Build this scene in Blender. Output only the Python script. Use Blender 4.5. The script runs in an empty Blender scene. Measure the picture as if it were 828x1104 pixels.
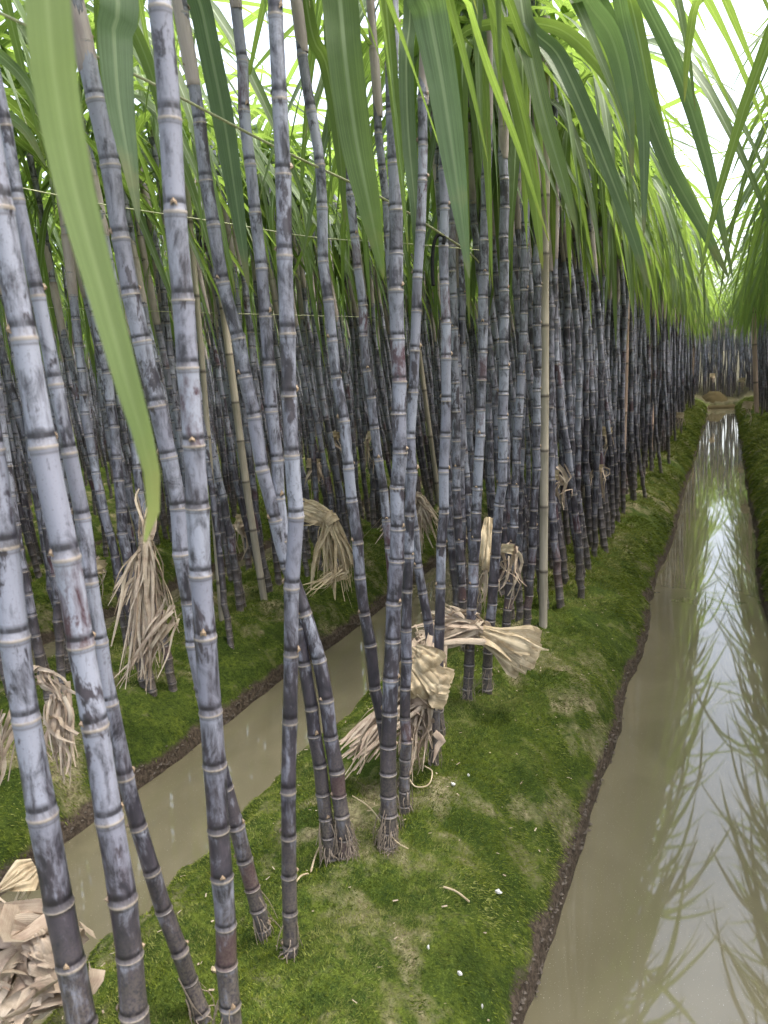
import bpy, math, random
import numpy as np
R = math.radians
scn = bpy.context.scene
COL = scn.collection

# ------------------------------------------------------------------ camera
F = 829.0; CX, CY = 414.0, 552.0; H = 1.0
ROLL = R(4.0)
dn = np.array([math.sin(ROLL), math.cos(ROLL)]); rt = np.array([math.cos(ROLL), -math.sin(ROLL)])
_vp = np.array([782 - CX, 375 - CY]); _u = _vp @ rt; _v = _vp @ dn
PITCH = math.atan(-_v / F)
YAW = math.atan(_u / (F * math.cos(PITCH) - _v * math.sin(PITCH)))
FW = np.array([-math.sin(YAW) * math.cos(PITCH), math.cos(YAW) * math.cos(PITCH), -math.sin(PITCH)])
R0 = np.array([math.cos(YAW), math.sin(YAW), 0.0]); U0 = np.cross(R0, FW)
CAM = np.array([0.0, 0.0, H])
def ray(x, y):
    p = np.array([x - CX, y - CY]); return FW * F + R0 * (p @ rt) - U0 * (p @ dn)
def ground_at(x, y, z=0.0):
    r = ray(x, y); return CAM + r * ((z - H) / r[2])
def at_depth(x, y, d): return CAM + ray(x, y) * d / F
def proj(P):
    q = np.asarray(P) - CAM; d = q @ FW; a = (q @ R0) / d * F; b = -(q @ U0) / d * F
    return a * rt[0] + b * dn[0] + CX, a * rt[1] + b * dn[1] + CY, d
cd = bpy.data.cameras.new("camera"); cam = bpy.data.objects.new("camera", cd); COL.objects.link(cam)
cd.sensor_fit = 'VERTICAL'; cd.sensor_height = 36.0; cd.sensor_width = 27.0
cd.lens = F / 1104 * 36.0; cd.clip_start = 0.02; cd.clip_end = 500
XR = R0 * math.cos(ROLL) - U0 * math.sin(ROLL); UR = U0 * math.cos(ROLL) + R0 * math.sin(ROLL)
from mathutils import Matrix, Vector
cam.matrix_world = Matrix(((XR[0], UR[0], -FW[0], 0), (XR[1], UR[1], -FW[1], 0), (XR[2], UR[2], -FW[2], H), (0, 0, 0, 1)))
cd.dof.use_dof = True; cd.dof.focus_distance = 2.1; cd.dof.aperture_fstop = 8.0
scn.camera = cam

# ------------------------------------------------------------------ world, sun, exposure
w = bpy.data.worlds.new("World"); scn.world = w; w.use_nodes = True
nt = w.node_tree; bg = nt.nodes["Background"]
sky = nt.nodes.new("ShaderNodeTexSky"); sky.sky_type = 'NISHITA'; sky.sun_disc = False
SUN_EL, SUN_ROT = 64.0, 75.0
sky.sun_elevation = R(SUN_EL); sky.sun_rotation = R(SUN_ROT); sky.air_density = 1.0; sky.dust_density = 5.0; sky.ozone_density = 1.0
hs = nt.nodes.new("ShaderNodeHueSaturation"); hs.inputs["Saturation"].default_value = 0.55; hs.inputs["Value"].default_value = 1.0
nt.links.new(sky.outputs[0], hs.inputs["Color"]); nt.links.new(hs.outputs[0], bg.inputs[0]); bg.inputs[1].default_value = 0.15
sd = bpy.data.lights.new("sun", 'SUN'); sd.energy = 1.3; sd.angle = R(25); sd.color = (1.0, 0.965, 0.9)
so = bpy.data.objects.new("sun", sd); COL.objects.link(so)
sdir = Vector((math.sin(R(SUN_ROT)) * math.cos(R(SUN_EL)), math.cos(R(SUN_ROT)) * math.cos(R(SUN_EL)), math.sin(R(SUN_EL))))
so.rotation_euler = sdir.to_track_quat('Z', 'Y').to_euler(); so.location = (0, 0, 20)
scn.view_settings.view_transform = 'Standard'; scn.view_settings.look = 'None'
scn.view_settings.gamma = 1.0; scn.view_settings.use_curve_mapping = False
scn.view_settings.exposure = 2.32
scn.render.engine = 'CYCLES'
cy = scn.cycles
cy.max_bounces = 7; cy.diffuse_bounces = 4; cy.glossy_bounces = 3; cy.transmission_bounces = 5; cy.transparent_max_bounces = 4
cy.caustics_reflective = False; cy.caustics_refractive = False
cy.use_denoising = True
try: cy.denoiser = 'OPENIMAGEDENOISE'
except Exception: pass

# ------------------------------------------------------------------ helpers
rng = np.random.default_rng(11)
random.seed(5)
class MB:
    """collects quads with uv; build() links one mesh object"""
    def __init__(s): s.v = []; s.f = []; s.uv = []; s.m = []; s.n = 0
    def add(s, V, Fq, UV, mat=0):
        V = np.asarray(V, float); Fq = np.asarray(Fq, int)
        s.v.append(V); s.f.append(Fq + s.n); s.uv.append(np.asarray(UV, float)); s.m.append(np.full(len(Fq), mat, int)); s.n += len(V)
    def arrays(s):
        return np.concatenate(s.v), np.concatenate(s.f), np.concatenate(s.uv), np.concatenate(s.m)
    def mesh(s, name, mats, smooth=True):
        V, Fq, UV, M = s.arrays(); return mk_mesh(name, V, Fq, UV, M, mats, smooth)
    def build(s, name, mats, parent=None, smooth=True):
        return link(name, s.mesh(name, mats, smooth), parent)
def mk_mesh(name, V, Fq, UV, M, mats, smooth=True):
    me = bpy.data.meshes.new(name); n = len(Fq); k = Fq.shape[1]
    me.vertices.add(len(V)); me.vertices.foreach_set("co", V.astype(np.float32).ravel())
    me.loops.add(n * k); me.loops.foreach_set("vertex_index", Fq.astype(np.int32).ravel())
    me.polygons.add(n); me.polygons.foreach_set("loop_start", np.arange(0, n * k, k, dtype=np.int32))
    try: me.polygons.foreach_set("loop_total", np.full(n, k, np.int32))
    except Exception: pass
    for m in (mats if isinstance(mats, (list, tuple)) else [mats]): me.materials.append(m)
    me.polygons.foreach_set("material_index", M.astype(np.int32))
    me.polygons.foreach_set("use_smooth", np.full(n, smooth, bool))
    if UV is not None:
        l = me.uv_layers.new(name="UVMap"); l.data.foreach_set("uv", UV[Fq.ravel()].astype(np.float32).ravel())
    me.update(calc_edges=True); return me
def link(name, data, parent=None):
    o = bpy.data.objects.new(name, data); COL.objects.link(o)
    if parent is not None: o.parent = parent
    return o
def thing(name, label, cat, loc=(0, 0, 0), group=None):
    o = bpy.data.objects.new(name, None); o.empty_display_size = 0.1; COL.objects.link(o); o.location = loc
    o["label"] = label; o["category"] = cat
    if group: o["group"] = group
    return o
def tag(o, label, cat, group=None):
    o["label"] = label; o["category"] = cat
    if group: o["group"] = group
    return o
def unit(v): v = np.asarray(v, float); return v / (np.linalg.norm(v, axis=-1, keepdims=True) + 1e-12)
def smooth_path(P, n, passes=2):
    """resample a polyline evenly by a centripetal-ish Catmull-Rom"""
    P = np.asarray(P, float)
    if len(P) == 2: return P[0] + (P[1] - P[0]) * np.linspace(0, 1, n)[:, None]
    Q = np.vstack([2 * P[0] - P[1], P, 2 * P[-1] - P[-2]]); out = []
    for i in range(1, len(Q) - 2):
        t = np.linspace(0, 1, 12, endpoint=False)[:, None]; a, b, c, d = Q[i - 1], Q[i], Q[i + 1], Q[i + 2]
        out.append(0.5 * (2 * b + (c - a) * t + (2 * a - 5 * b + 4 * c - d) * t**2 + (3 * b - a - 3 * c + d) * t**3))
    D = np.vstack(out + [P[-1:]])
    for _ in range(passes): D[1:-1] = D[1:-1] * 0.5 + (D[:-2] + D[2:]) * 0.25
    s = np.r_[0, np.cumsum(np.linalg.norm(np.diff(D[:, :3], axis=0), axis=1))]
    q = np.linspace(0, s[-1], n); return np.stack([np.interp(q, s, D[:, k]) for k in range(D.shape[1])], 1)
def frames(P):
    T = unit(np.gradient(P, axis=0)); N = np.zeros_like(P)
    r = np.array([1.0, 0, 0]) if abs(T[0][0]) < 0.8 else np.array([0, 1.0, 0])
    n = unit(r - T[0] * (r @ T[0])); N[0] = n
    for i in range(1, len(P)): n = unit(n - T[i] * (n @ T[i])); N[i] = n
    return T, N, np.cross(T, N)
def tube(mb, P, rad, vv=None, sides=8, mat=0, caps=False, u0=0.0):
    P = np.asarray(P, float); n = len(P); rad = np.broadcast_to(rad, (n,))
    T, N, B = frames(P); a = np.linspace(0, 2 * math.pi, sides + 1)
    V = P[:, None, :] + rad[:, None, None] * (np.cos(a)[None, :, None] * N[:, None, :] + np.sin(a)[None, :, None] * B[:, None, :])
    V = V.reshape(-1, 3); vv = np.linspace(0, 1, n) if vv is None else vv
    UV = np.stack([np.tile(np.linspace(0, 1, sides + 1) + u0, n), np.repeat(vv, sides + 1)], 1)
    i = np.arange(n - 1)[:, None] * (sides + 1) + np.arange(sides)[None, :]; i = i.ravel()
    mb.add(V, np.stack([i, i + 1, i + sides + 2, i + sides + 1], 1), UV, mat)
def ribbon(mb, P, W, side, key=0, fold=0.25, mat=0, wav=0.0, up=None):
    """leaf blade: 3 vertices across with a folded midrib; side (n,3) widthwise directions"""
    P = np.asarray(P, float); n = len(P); T = unit(np.gradient(P, axis=0)); S = unit(side - T * np.sum(side * T, 1, keepdims=True))
    Nn = np.cross(T, S); W = np.asarray(W)[:, None]
    e = 0.0
    if wav > 0:
        ph = rng.uniform(0, 6.28); e = (wav * W) * np.sin(np.linspace(0, 1, n) * rng.uniform(20, 34) + ph)[:, None] * Nn
    L = P - S * W + Nn * W * fold + e; Rr = P + S * W + Nn * W * fold - e
    V = np.stack([L, P, Rr], 1).reshape(-1, 3); t = np.linspace(0.01, 0.99, n)
    UV = np.stack([np.tile([0, .5, 1.0], n), np.repeat(t + key, 3)], 1)
    i = np.arange(n - 1) * 3; q = np.concatenate([np.stack([i, i + 1, i + 4, i + 3], 1), np.stack([i + 1, i + 2, i + 5, i + 4], 1)])
    mb.add(V, q, UV, mat)
# value noise
_perm = rng.random((256, 256))
def vnoise(x, y):
    xi = np.floor(x).astype(int); yi = np.floor(y).astype(int); fx = x - xi; fy = y - yi
    fx = fx * fx * (3 - 2 * fx); fy = fy * fy * (3 - 2 * fy); g = lambda a, b: _perm[a % 256, b % 256]
    return (g(xi, yi) * (1 - fx) + g(xi + 1, yi) * fx) * (1 - fy) + (g(xi, yi + 1) * (1 - fx) + g(xi + 1, yi + 1) * fx) * fy
def fbm(x, y, o=4):
    s = 0; a = 0.5
    for k in range(o): s = s + a * (vnoise(x + 17.3 * k, y - 9.1 * k) - 0.5) * 2; x = x * 2.03; y = y * 2.03; a *= 0.5
    return s

# ------------------------------------------------------------------ materials
def new_mat(name):
    m = bpy.data.materials.new(name); m.use_nodes = True; t = m.node_tree; t.nodes.clear()
    out = t.nodes.new("ShaderNodeOutputMaterial"); return m, t, out
class G:
    """tiny node-graph helper"""
    def __init__(s, t): s.t = t
    def n(s, typ, **kw):
        nd = s.t.nodes.new(typ)
        for k, v in kw.items(): setattr(nd, k, v)
        return nd
    def l(s, a, b): s.t.links.new(a, b)
    def val(s, sock, x):
        if hasattr(x, "is_linked") or hasattr(x, "links"): s.l(x, sock)
        else: sock.default_value = x
    def math(s, op, a, b=0.0, c=None, clamp=False):
        nd = s.n("ShaderNodeMath", operation=op, use_clamp=clamp); s.val(nd.inputs[0], a); s.val(nd.inputs[1], b)
        if c is not None: s.val(nd.inputs[2], c)
        return nd.outputs[0]
    def mix(s, f, a, b):
        nd = s.n("ShaderNodeMix", data_type='RGBA'); s.val(nd.inputs[0], f)
        for i, x in ((6, a), (7, b)):
            if isinstance(x, tuple): x = tuple(x) + ((1.0,) if len(x) == 3 else ())
            s.val(nd.inputs[i], x)
        return nd.outputs[2]
    def noise(s, vec, scale, detail=3.0, rough=0.55, dist=0.0):
        nd = s.n("ShaderNodeTexNoise"); nd.inputs["Scale"].default_value = scale; nd.inputs["Detail"].default_value = detail
        nd.inputs["Roughness"].default_value = rough; nd.inputs["Distortion"].default_value = dist
        if vec is not None: s.l(vec, nd.inputs["Vector"])
        return nd.outputs[0]
    def ramp(s, f, stops, interp='LINEAR'):
        nd = s.n("ShaderNodeValToRGB"); cr = nd.color_ramp; cr.interpolation = interp
        while len(cr.elements) < len(stops): cr.elements.new(0.5)
        for e, (p, c) in zip(cr.elements, stops):
            e.position = p; e.color = (c, c, c, 1) if not isinstance(c, tuple) else tuple(c) + (1,)
        s.val(nd.inputs[0], f); return nd.outputs[0]
    def mapr(s, v, a, b, c=0.0, d=1.0):
        nd = s.n("ShaderNodeMapRange"); s.val(nd.inputs[0], v)
        for i, x in enumerate((a, b, c, d)): nd.inputs[i + 1].default_value = x
        return nd.outputs[0]
    def scalevec(s, vec, sc):
        nd = s.n("ShaderNodeVectorMath", operation='MULTIPLY'); s.l(vec, nd.inputs[0]); nd.inputs[1].default_value = sc; return nd.outputs[0]
    def addv(s, a, b):
        nd = s.n("ShaderNodeVectorMath", operation='ADD'); s.l(a, nd.inputs[0]); s.l(b, nd.inputs[1]); return nd.outputs[0]
    def bump(s, h, st, dist=0.01):
        nd = s.n("ShaderNodeBump"); nd.inputs["Strength"].default_value = st; nd.inputs["Distance"].default_value = dist; s.l(h, nd.inputs["Height"]); return nd.outputs[0]

def cane_material():
    m, t, out = new_mat("cane_rind"); g = G(t)
    tc = g.n("ShaderNodeTexCoord"); oi = g.n("ShaderNodeObjectInfo"); geo = g.n("ShaderNodeNewGeometry")
    uv = g.n("ShaderNodeSeparateXYZ"); g.l(tc.outputs["UV"], uv.inputs[0])
    pos = g.n("ShaderNodeSeparateXYZ"); g.l(geo.outputs["Position"], pos.inputs[0])
    cell = g.math('FLOOR', uv.outputs[1]); fr = g.math('FRACT', uv.outputs[1])
    rnd = g.math('MULTIPLY', oi.outputs["Random"], 37.0)
    off = g.n("ShaderNodeCombineXYZ"); g.l(rnd, off.inputs[0]); g.l(rnd, off.inputs[1])
    vec = g.addv(geo.outputs["Position"], off.outputs[0])
    streak = g.noise(g.scalevec(vec, (1, 1, 0.16)), 95, 4, 0.65)
    patch = g.noise(g.scalevec(vec, (1, 1, 0.5)), 36, 6, 0.72, 0.8)
    fine = g.noise(vec, 240, 3, 0.6)
    wn = g.n("ShaderNodeTexWhiteNoise", noise_dimensions='2D'); cv = g.n("ShaderNodeCombineXYZ")
    g.l(cell, cv.inputs[0]); g.l(rnd, cv.inputs[1]); g.l(cv.outputs[0], wn.inputs["Vector"])
    # bloom (wax) amount
    b = g.math('ADD', g.math('MULTIPLY', patch, 0.62), g.math('MULTIPLY', streak, 0.45))
    b = g.math('ADD', b, g.math('MULTIPLY', g.math('SUBTRACT', wn.outputs[0], 0.5), 0.13))
    b = g.math('ADD', b, g.ramp(fr, [(0.0, 0.0), (0.10, 0.0), (0.16, 0.02), (0.85, 0.05), (0.95, 0.12), (1.0, 0.10)]))
    low = g.mapr(pos.outputs[2], 0.05, 0.75, -0.16, 0.035); b = g.math('ADD', b, low)
    at = g.n("ShaderNodeAttribute", attribute_type='OBJECT', attribute_name='wax'); b = g.math('ADD', b, g.math('MULTIPLY', at.outputs["Fac"], 0.10))
    bloom = g.mapr(b, 0.485, 0.66)
    smear = g.noise(g.scalevec(vec, (1, 1, 0.4)), 21, 5, 0.7, 0.3); bloom = g.math('MULTIPLY', bloom, g.mapr(smear, .60, .555)); bloom = g.math('MULTIPLY', bloom, g.mapr(fine, .72, .60, .5, 1.0))
    wn2 = g.math('FRACT', g.math('MULTIPLY', g.math('ADD', wn.outputs[0], oi.outputs["Random"]), 7.13))
    wax = g.mix(wn2, (0.175, 0.176, 0.222), (0.260, 0.272, 0.328)); dark = g.mix(g.mapr(patch, .35, .65), (0.024, 0.023, 0.031), (0.062, 0.052, 0.064))
    dark = g.mix(g.math('MULTIPLY', g.math('GREATER_THAN', wn2, 0.93), 0.3), dark, (0.11, 0.03, 0.035))
    c = g.mix(g.math('MULTIPLY', bloom, 0.95), dark, wax)
    # grime towards the soil
    dirt = g.math('MULTIPLY', g.mapr(pos.outputs[2], 0.32, 0.0, 0.0, 0.8), g.mapr(fine, .35, .6))
    c = g.mix(dirt, c, (0.17, 0.14, 0.11))
    # node bands
    black = g.math('MULTIPLY', g.ramp(fr, [(0.0, 0.0), (0.08, 0.0), (0.10, 1.0), (0.13, 1.0), (0.19, 0.0)]), g.mapr(streak, .36, .54, .45, 1.0))
    c = g.mix(g.math('MULTIPLY', black, 0.92), c, (0.012, 0.010, 0.014))
    band = g.math('MULTIPLY', g.ramp(fr, [(0.0, 0.6), (0.02, 0.75), (0.07, 0.55), (0.095, 0.0)]), g.mapr(fine, .3, .6, .45, 1.0))
    c = g.mix(g.math('MULTIPLY', band, .5), c, (0.17, 0.155, 0.155))
    ring = g.ramp(fr, [(0.0, 1.0), (0.012, 1.0), (0.026, 0.0), (0.978, 0.0), (0.990, 0.9), (1.0, 1.0)])
    ring = g.math('MULTIPLY', ring, g.mapr(fine, .25, .5, .35, 1.0))
    c = g.mix(g.math('MULTIPLY', ring, .72), c, (0.28, 0.235, 0.19))
    under = g.ramp(fr, [(0.0, 0.0), (0.93, 0.0), (0.95, 0.55), (0.965, 0.1), (1.0, 0.0)])
    c = g.mix(under, c, (0.05, 0.04, 0.04))
    p = g.n("ShaderNodeBsdfPrincipled"); g.l(c, p.inputs["Base Color"])
    g.l(g.mapr(bloom, 0, 1, 0.36, 0.62), p.inputs["Roughness"]); p.inputs["Specular IOR Level"].default_value = 0.45
    hgt = g.math('ADD', g.math('MULTIPLY', fine, 0.5), streak); g.l(g.bump(hgt, 0.35, 0.0012), p.inputs["Normal"])
    g.l(p.outputs[0], out.inputs[0]); return m

def leaf_material(name, top, back, trans, tmix=0.45, rib=(0.42, 0.50, 0.30), rough=0.42, brown=True):
    m, t, out = new_mat(name); g = G(t)
    tc = g.n("ShaderNodeTexCoord"); oi = g.n("ShaderNodeObjectInfo"); geo = g.n("ShaderNodeNewGeometry")
    uv = g.n("ShaderNodeSeparateXYZ"); g.l(tc.outputs["UV"], uv.inputs[0])
    key = g.math('FLOOR', uv.outputs[1]); fr = g.math('FRACT', uv.outputs[1])
    wn = g.n("ShaderNodeTexWhiteNoise", noise_dimensions='2D'); cv = g.n("ShaderNodeCombineXYZ")
    g.l(key, cv.inputs[0]); g.l(oi.outputs["Random"], cv.inputs[1]); g.l(cv.outputs[0], wn.inputs["Vector"])
    v = g.n("ShaderNodeCombineXYZ"); g.l(g.math('MULTIPLY', uv.outputs[0], 26.0), v.inputs[0]); g.l(g.math('MULTIPLY', uv.outputs[1], 2.2), v.inputs[1])
    vein = g.noise(v.outputs[0], 2.2, 2, 0.5); blot = g.noise(geo.outputs["Position"], 14, 3, 0.6)
    c = g.mix(wn.outputs[0], top, back)
    c = g.mix(g.mapr(vein, .38, .60, 0.0, .7), c, tuple(x * 0.55 for x in top)); c = g.mix(g.mapr(blot, .45, .75, 0, .4), c, tuple(x * 1.5 for x in back))
    du = g.math('ABSOLUTE', g.math('SUBTRACT', uv.outputs[0], 0.5))
    mr = g.math('MULTIPLY', g.ramp(du, [(0.0, 1.0), (0.035, 1.0), (0.075, 0.0)]), g.mapr(fr, 0.5, 1.0, 0.75, 0.1))
    c = g.mix(mr, c, rib)
    tcv = g.mix(wn.outputs[0], trans, tuple(min(1, x * 1.25) for x in trans)); tcv = g.mix(g.mapr(vein, .38, .60, 0, .7), tcv, tuple(x * .6 for x in trans))
    if brown:
        tip = g.math('MULTIPLY', g.mapr(g.math('ADD', fr, g.math('MULTIPLY', blot, .25)), 1.06, 1.14), 0.4)
        c = g.mix(tip, c, (0.28, 0.20, 0.09)); tcv = g.mix(tip, tcv, (0.25, 0.18, 0.06))
    p = g.n("ShaderNodeBsdfPrincipled"); g.l(c, p.inputs["Base Color"]); p.inputs["Roughness"].default_value = .5; p.inputs["Specular IOR Level"].default_value = 0.32
    g.l(g.bump(vein, 0.25, 0.001), p.inputs["Normal"])
    tr = g.n("ShaderNodeBsdfTranslucent"); g.l(tcv, tr.inputs[0]); ms = g.n("ShaderNodeMixShader"); ms.inputs[0].default_value = tmix
    g.l(p.outputs[0], ms.inputs[1]); g.l(tr.outputs[0], ms.inputs[2]); g.l(ms.outputs[0], out.inputs[0]); return m

def dry_material(name, a, b, c3, tmix=0.2):
    m, t, out = new_mat(name); g = G(t)
    tc = g.n("ShaderNodeTexCoord"); geo = g.n("ShaderNodeNewGeometry"); oi = g.n("ShaderNodeObjectInfo")
    uv = g.n("ShaderNodeSeparateXYZ"); g.l(tc.outputs["UV"], uv.inputs[0]); key = g.math('FLOOR', uv.outputs[1])
    wn = g.n("ShaderNodeTexWhiteNoise", noise_dimensions='2D'); cv = g.n("ShaderNodeCombineXYZ"); g.l(key, cv.inputs[0]); g.l(oi.outputs["Random"], cv.inputs[1]); g.l(cv.outputs[0], wn.inputs["Vector"])
    v = g.n("ShaderNodeCombineXYZ"); g.l(g.math('MULTIPLY', uv.outputs[0], 30.0), v.inputs[0]); g.l(g.math('MULTIPLY', uv.outputs[1], 1.5), v.inputs[1])
    vein = g.noise(v.outputs[0], 2.0, 2, 0.5); blot = g.noise(geo.outputs["Position"], 38, 4, 0.65)
    c = g.mix(wn.outputs[0], a, b); c = g.mix(g.mapr(blot, .45, .7, 0, .75), c, c3); c = g.mix(g.mapr(vein, .4, .65, 0, .45), c, tuple(x * .5 for x in c3))
    p = g.n("ShaderNodeBsdfPrincipled"); g.l(c, p.inputs["Base Color"]); p.inputs["Roughness"].default_value = 0.65; p.inputs["Specular IOR Level"].default_value = 0.3
    g.l(g.bump(vein, 0.5, 0.002), p.inputs["Normal"])
    tr = g.n("ShaderNodeBsdfTranslucent"); g.l(c, tr.inputs[0]); ms = g.n("ShaderNodeMixShader"); ms.inputs[0].default_value = tmix
    g.l(p.outputs[0], ms.inputs[1]); g.l(tr.outputs[0], ms.inputs[2]); g.l(ms.outputs[0], out.inputs[0]); return m

def sheath_material():
    m, t, out = new_mat("leaf_sheath"); g = G(t)
    tc = g.n("ShaderNodeTexCoord"); geo = g.n("ShaderNodeNewGeometry"); oi = g.n("ShaderNodeObjectInfo")
    uv = g.n("ShaderNodeSeparateXYZ"); g.l(tc.outputs["UV"], uv.inputs[0]); fr = g.math('FRACT', uv.outputs[1])
    v = g.n("ShaderNodeCombineXYZ"); g.l(g.math('MULTIPLY', uv.outputs[0], 24.0), v.inputs[0]); g.l(g.math('MULTIPLY', uv.outputs[1], 1.2), v.inputs[1]); g.l(oi.outputs["Random"], v.inputs[2])
    vein = g.noise(v.outputs[0], 2.4, 3, 0.6); blot = g.noise(g.scalevec(geo.outputs["Position"], (1, 1, .35)), 30, 4, 0.6)
    base = g.mix(g.mapr(uv.outputs[1], 2.2, 4.6), (0.31, 0.26, 0.245), (0.22, 0.29, 0.13))
    c = g.mix(g.mapr(vein, .35, .65, 0, .5), base, (0.40, 0.36, 0.34)); c = g.mix(g.mapr(blot, .48, .68, 0, .6), c, (0.16, 0.12, 0.125))
    c = g.mix(g.ramp(fr, [(0.0, .6), (0.05, .15), (0.9, 0), (1.0, .7)]), c, (0.10, 0.07, 0.045))
    p = g.n("ShaderNodeBsdfPrincipled"); g.l(c, p.inputs["Base Color"]); p.inputs["Roughness"].default_value = 0.55
    g.l(g.bump(vein, 0.4, 0.001), p.inputs["Normal"]); g.l(p.outputs[0], out.inputs[0]); return m

def ground_material():
    m, t, out = new_mat("mossy_soil"); g = G(t)
    geo = g.n("ShaderNodeNewGeometry"); P = geo.outputs["Position"]; sp = g.n("ShaderNodeSeparateXYZ"); g.l(P, sp.inputs[0])
    big = g.noise(P, 2.3, 5, 0.6, 0.4); mid = g.noise(P, 11, 5, 0.62); fine = g.noise(P, 75, 4, 0.7); vf = g.noise(P, 260, 3, 0.7)
    moss = g.mix(g.mapr(mid, .38, .62), (0.035, 0.055, 0.007), (0.095, 0.122, 0.016)); moss = g.mix(g.mapr(fine, .40, .65), moss, (0.020, 0.036, 0.006))
    moss = g.mix(g.mapr(vf, .55, .75, 0, .6), moss, (0.21, 0.27, 0.06))
    soil = g.mix(g.mapr(fine, .35, .65), (0.095, 0.078, 0.042), (0.26, 0.235, 0.13))
    k = g.math('ADD', g.math('MULTIPLY', big, .6), g.math('MULTIPLY', mid, .5)); c = g.mix(g.mapr(k, .565, .66), moss, soil)
    mud = g.mix(g.mapr(fine, .4, .6), (0.045, 0.034, 0.025), (0.105, 0.080, 0.060))
    zz = g.math('ADD', sp.outputs[2], g.math('MULTIPLY', g.math('SUBTRACT', mid, .5), 0.06))
    c = g.mix(g.mapr(zz, -0.155, -0.172), c, mud)
    c = g.mix(g.mapr(sp.outputs[1], 17.2, 17.6), c, (0.036, 0.032, 0.015))
    p = g.n("ShaderNodeBsdfPrincipled"); g.l(c, p.inputs["Base Color"]); g.l(g.mapr(zz, -0.18, -0.205, 0.92, 0.5), p.inputs["Roughness"]); p.inputs["Specular IOR Level"].default_value = 0.12
    h = g.math('ADD', g.math('MULTIPLY', vf, .4), fine); g.l(g.bump(h, 1.0, 0.012), p.inputs["Normal"]); g.l(p.outputs[0], out.inputs[0]); return m
def moss_material():
    m, t, out = new_mat("moss_blades"); g = G(t); tc = g.n("ShaderNodeTexCoord"); uv = g.n("ShaderNodeSeparateXYZ"); g.l(tc.outputs["UV"], uv.inputs[0])
    geo = g.n("ShaderNodeNewGeometry"); nz = g.noise(geo.outputs["Position"], 7, 3, .6)
    c = g.ramp(uv.outputs[0], [(0.0, (0.020, 0.036, 0.004)), (0.4, (0.074, 0.104, 0.008)), (0.72, (0.170, 0.198, 0.020)), (1.0, (0.25, 0.26, 0.08))])
    c = g.mix(g.mapr(nz, .4, .65, 0, .7), c, (0.100, 0.132, 0.012))
    sp = g.n('ShaderNodeSeparateXYZ'); g.l(geo.outputs['Position'], sp.inputs[0]); pn = g.noise(geo.outputs['Position'], 3.1, 4, .65)
    dry = g.math('MULTIPLY', g.mapr(sp.outputs[2], -.07, .0), g.mapr(pn, .46, .62)); c = g.mix(g.math('MULTIPLY', dry, .8), c, (0.255, 0.260, 0.090))
    p = g.n("ShaderNodeBsdfPrincipled"); g.l(c, p.inputs["Base Color"]); p.inputs["Roughness"].default_value = 0.7; p.inputs["Specular IOR Level"].default_value = 0.2
    tr = g.n("ShaderNodeBsdfTranslucent"); g.l(c, tr.inputs[0]); ms = g.n("ShaderNodeMixShader"); ms.inputs[0].default_value = .3
    g.l(p.outputs[0], ms.inputs[1]); g.l(tr.outputs[0], ms.inputs[2]); g.l(ms.outputs[0], out.inputs[0]); return m
def water_material():
    m, t, out = new_mat("muddy_water"); g = G(t); geo = g.n("ShaderNodeNewGeometry"); P = geo.outputs["Position"]
    n1 = g.noise(g.scalevec(P, (1, .6, 1)), 5, 3, .5, .5); n2 = g.noise(P, 30, 2, .5); sil = g.noise(P, 300, 2, .6)
    c = g.mix(g.mapr(n1, .35, .65), (0.112, 0.098, 0.060), (0.134, 0.117, 0.074)); c = g.mix(g.math('GREATER_THAN', sil, .70), c, (0.34, 0.32, 0.26))
    p = g.n("ShaderNodeBsdfPrincipled"); g.l(c, p.inputs["Base Color"]); p.inputs["Roughness"].default_value = 0.03; p.inputs["IOR"].default_value = 1.42; p.inputs["Specular IOR Level"].default_value = 0.75
    hh = g.math('ADD', g.math('MULTIPLY', n2, .25), n1); g.l(g.bump(hh, 0.012, 0.003), p.inputs["Normal"]); g.l(p.outputs[0], out.inputs[0]); return m
def bamboo_material(name, a, b):
    m, t, out = new_mat(name); g = G(t); tc = g.n("ShaderNodeTexCoord"); geo = g.n("ShaderNodeNewGeometry"); uv = g.n("ShaderNodeSeparateXYZ"); g.l(tc.outputs["UV"], uv.inputs[0]); fr = g.math('FRACT', uv.outputs[1])
    s1 = g.noise(g.scalevec(geo.outputs["Position"], (1, 1, .05)), 120, 4, .6); s2 = g.noise(g.scalevec(geo.outputs["Position"], (1, 1, .4)), 12, 3, .6)
    c = g.mix(g.mapr(s1, .35, .65), a, b); c = g.mix(g.mapr(s2, .5, .7, 0, .5), c, tuple(x * .55 for x in a))
    c = g.mix(g.ramp(fr, [(0, 1), (.02, .8), (.05, 0), (.97, 0), (1, .8)]), c, (0.06, 0.045, 0.035))
    p = g.n("ShaderNodeBsdfPrincipled"); g.l(c, p.inputs["Base Color"]); p.inputs["Roughness"].default_value = .6; g.l(g.bump(s1, .3, .001), p.inputs["Normal"]); g.l(p.outputs[0], out.inputs[0]); return m
def plain(name, col, rough=.6, spec=.5):
    m, t, out = new_mat(name); g = G(t); geo = g.n("ShaderNodeNewGeometry"); nz = g.noise(geo.outputs["Position"], 200, 3, .6)
    p = g.n("ShaderNodeBsdfPrincipled"); g.l(g.mix(g.mapr(nz, .35, .65), col, tuple(x * .6 for x in col)), p.inputs["Base Color"]); p.inputs["Roughness"].default_value = rough; p.inputs["Specular IOR Level"].default_value = spec; g.l(p.outputs[0], out.inputs[0]); return m
M_CANE = cane_material(); M_SHEATH = sheath_material()
M_LEAF = leaf_material("green_leaf", (0.060, 0.100, 0.035), (0.100, 0.150, 0.055), (0.27, 0.40, 0.07), 0.46)
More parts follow.
